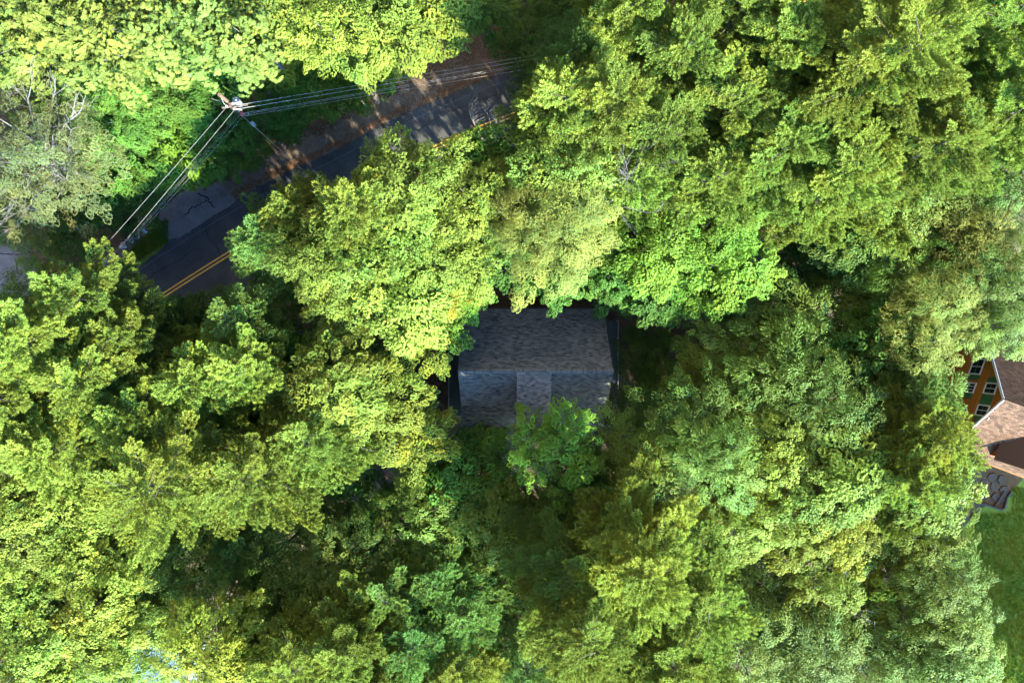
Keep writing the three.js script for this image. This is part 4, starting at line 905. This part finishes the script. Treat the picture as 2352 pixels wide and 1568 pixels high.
// ------------------------------------------------------------------ undergrowth and fallen leaves
{
  reseed(401);
  const S = new Sprays(), up = V(), onRoad = (x, z) => { const c = roadEdge; for (let i = 0; i < c.length - 1; i++) { const a = c[i], b = c[i + 1]; if (x >= a.x && x <= b.x) { const q = a.z + (b.z - a.z) * (x - a.x) / (b.x - a.x); return z > q - 3.2 && z < q + 10.2; } } return false; };
  let n = 0;
  while (n < 2600) {
    const x = rr(-48, 50), z = rr(-33, 33); n++;
    if (onRoad(x, z) || (x > -8 && x < 12 && z > -3 && z < 11) || x > 38 || noise(x * 0.25, z * 0.25, 7) < -0.12) continue;
    const px = x * 26.133 + 1176, py = z * 26.133 + 784;
    if ((px > 920 && px < 1175 && py > 40 && py < 230) || (px > 340 && px < 550 && py > 400 && py < 570) || (px < 100 && py > 510 && py < 700)) continue;
    const h = rr(0.3, 1.6), col = tint(COL.D, rr(0.7, 1.4), rr(-0.1, 0.15));
    for (let i = 0; i < 9; i++) { const a = rnd() * 6.28, r = rr(0, 0.6); up.set(rr(-.4, .4), 1, rr(-.4, .4)); S.add(V(x + Math.cos(a) * r, h * rr(0.4, 1), z + Math.sin(a) * r), V(Math.cos(a), -0.2, Math.sin(a)), up, rr(0.8, 1.3), tint(col, rr(0.8, 1.2))); }
  }
  S.build('undergrowth', sprays.oak[0], FM.matt, scene);
  const leaf = leafSoup([[V(0, 0, 0), V(1, 0, 0), V(0, 1, 0), 0.14, 0.09, 0.2], [V(0.16, 0.01, 0.1), V(0.3, 0, 0.95), V(0, 1, 0), 0.12, 0.08, 0.15]]), F = new Sprays();
  for (let i = 0; i < 9000; i++) {
    const u = rnd(); let p;
    if (u < 0.6) { const lx = rr(915, 1190); p = at(lx, rr(30, 188 + (1190 - lx) * 0.42 - 36)); } else if (u < 0.9) { const k = rr(0.05, 0.95), c = roadEdge, q = k * (c.length - 5) + 2, j = Math.floor(q); p = c[j].clone().lerp(c[j + 1], q - j).add(V(rr(-1.2, 0), 0, rr(-2.6, -0.3))); } else p = at(rr(880, 1040), rr(740, 1000));
    p.y = 0.03 + rnd() * 0.02; const w = rnd();
    F.add(p, V(rr(-1, 1), rr(-.2, .2), rr(-1, 1)), V(rr(-.35, .35), 1, rr(-.35, .35)), rr(0.5, 1.1), w < 0.6 ? [0.11, 0.075, 0.045] : w < 0.85 ? [0.17, 0.13, 0.085] : [0.11, 0.05, 0.02]);
  }
  for (let i = 0; i < 420; i++) { const k = rr(0.1, 0.95), c = roadEdge, q = k * (c.length - 5) + 2, j = Math.floor(q), p = c[j].clone().lerp(c[j + 1], q - j).add(V(0, 0.03, Math.pow(rnd(), 2.2) * 8)); F.add(p, V(rr(-1, 1), 0, rr(-1, 1)), V(rr(-.2, .2), 1, rr(-.2, .2)), rr(0.5, 0.9), [0.1, 0.07, 0.04]); }
  F.build('fallen_leaves', leaf, FM.matt, scene);
  const hs = scene.getObjectByName('shingled_house'), L = new Sprays();
  for (let i = 0; i < 520; i++) { // leaves and needles dropped on the roof, thicker near the trees and the dormer
    const u = rr(0.02, 0.98), sd = rnd() < 0.6 ? -1 : 1, x = rr(-5.6, 5.6), dorm = sd > 0 && x > -1.4 && x < 1.2; if (dorm) continue;
    if (rnd() > 0.35 + 0.65 * Math.abs(u - 0.3)) continue;
    const n = V(0, 4.8, sd * 5.3).normalize(); L.add(V(x, 9.3 - 5.3 * u + 0.07, sd * 4.8 * u), V(rr(-1, 1), rr(-.5, .5), rr(-1, 1)), n.add(V(rr(-.15, .15), 0, rr(-.15, .15))), rr(0.35, 0.85), rnd() < 0.7 ? [0.11, 0.075, 0.04] : [0.12, 0.12, 0.03]);
  }
  L.build('roof_litter', leaf, FM.matt, hs);
  const G = new Sprays(), blades = leafSoup(Array.from({ length: 14 }, () => [V(rr(-.12, .12), 0.06, rr(-.12, .12)), V(rr(-.5, .5), 1, rr(-.5, .5)).normalize(), V(1, 0.1, 0.2).normalize(), 0.15, 0.02, 0]));
  for (let i = 0; i < 26000; i++) { const p = i < 20000 ? at(rr(2230, 2480), rr(1120, 1680)) : at(rr(262, 385), rr(505, 635)); if (i >= 20000) { const px = p.x * 26.133 + 1176, py = p.z * 26.133 + 784; if (py < 505 + (372 - px) * 0.95 || py > 636 - (px - 262) * 0.65) continue; } else if (p.x * 26.133 + 1176 < 2325 && p.z * 26.133 + 784 < 1178) continue; p.y = 0.02; G.add(p, V(rr(-1, 1), 0, rr(-1, 1)), V(rr(-.2, .2), 1, rr(-.2, .2)), rr(0.5, 1), mix3([0.075, 0.15, 0.01], [0.17, 0.175, 0.012], Math.min(1, Math.max(0, 0.4 + 1.1 * noise(p.x * 0.35, p.z * 0.35, 2) + 0.6 * noise(p.x * 1.3, p.z * 1.3, 6) + rr(-.2, .2))))); }
  G.build('grass', blades, FM.matt, scene);
}
console.log('sprays', nSprays);

renderer.render(scene, camera);
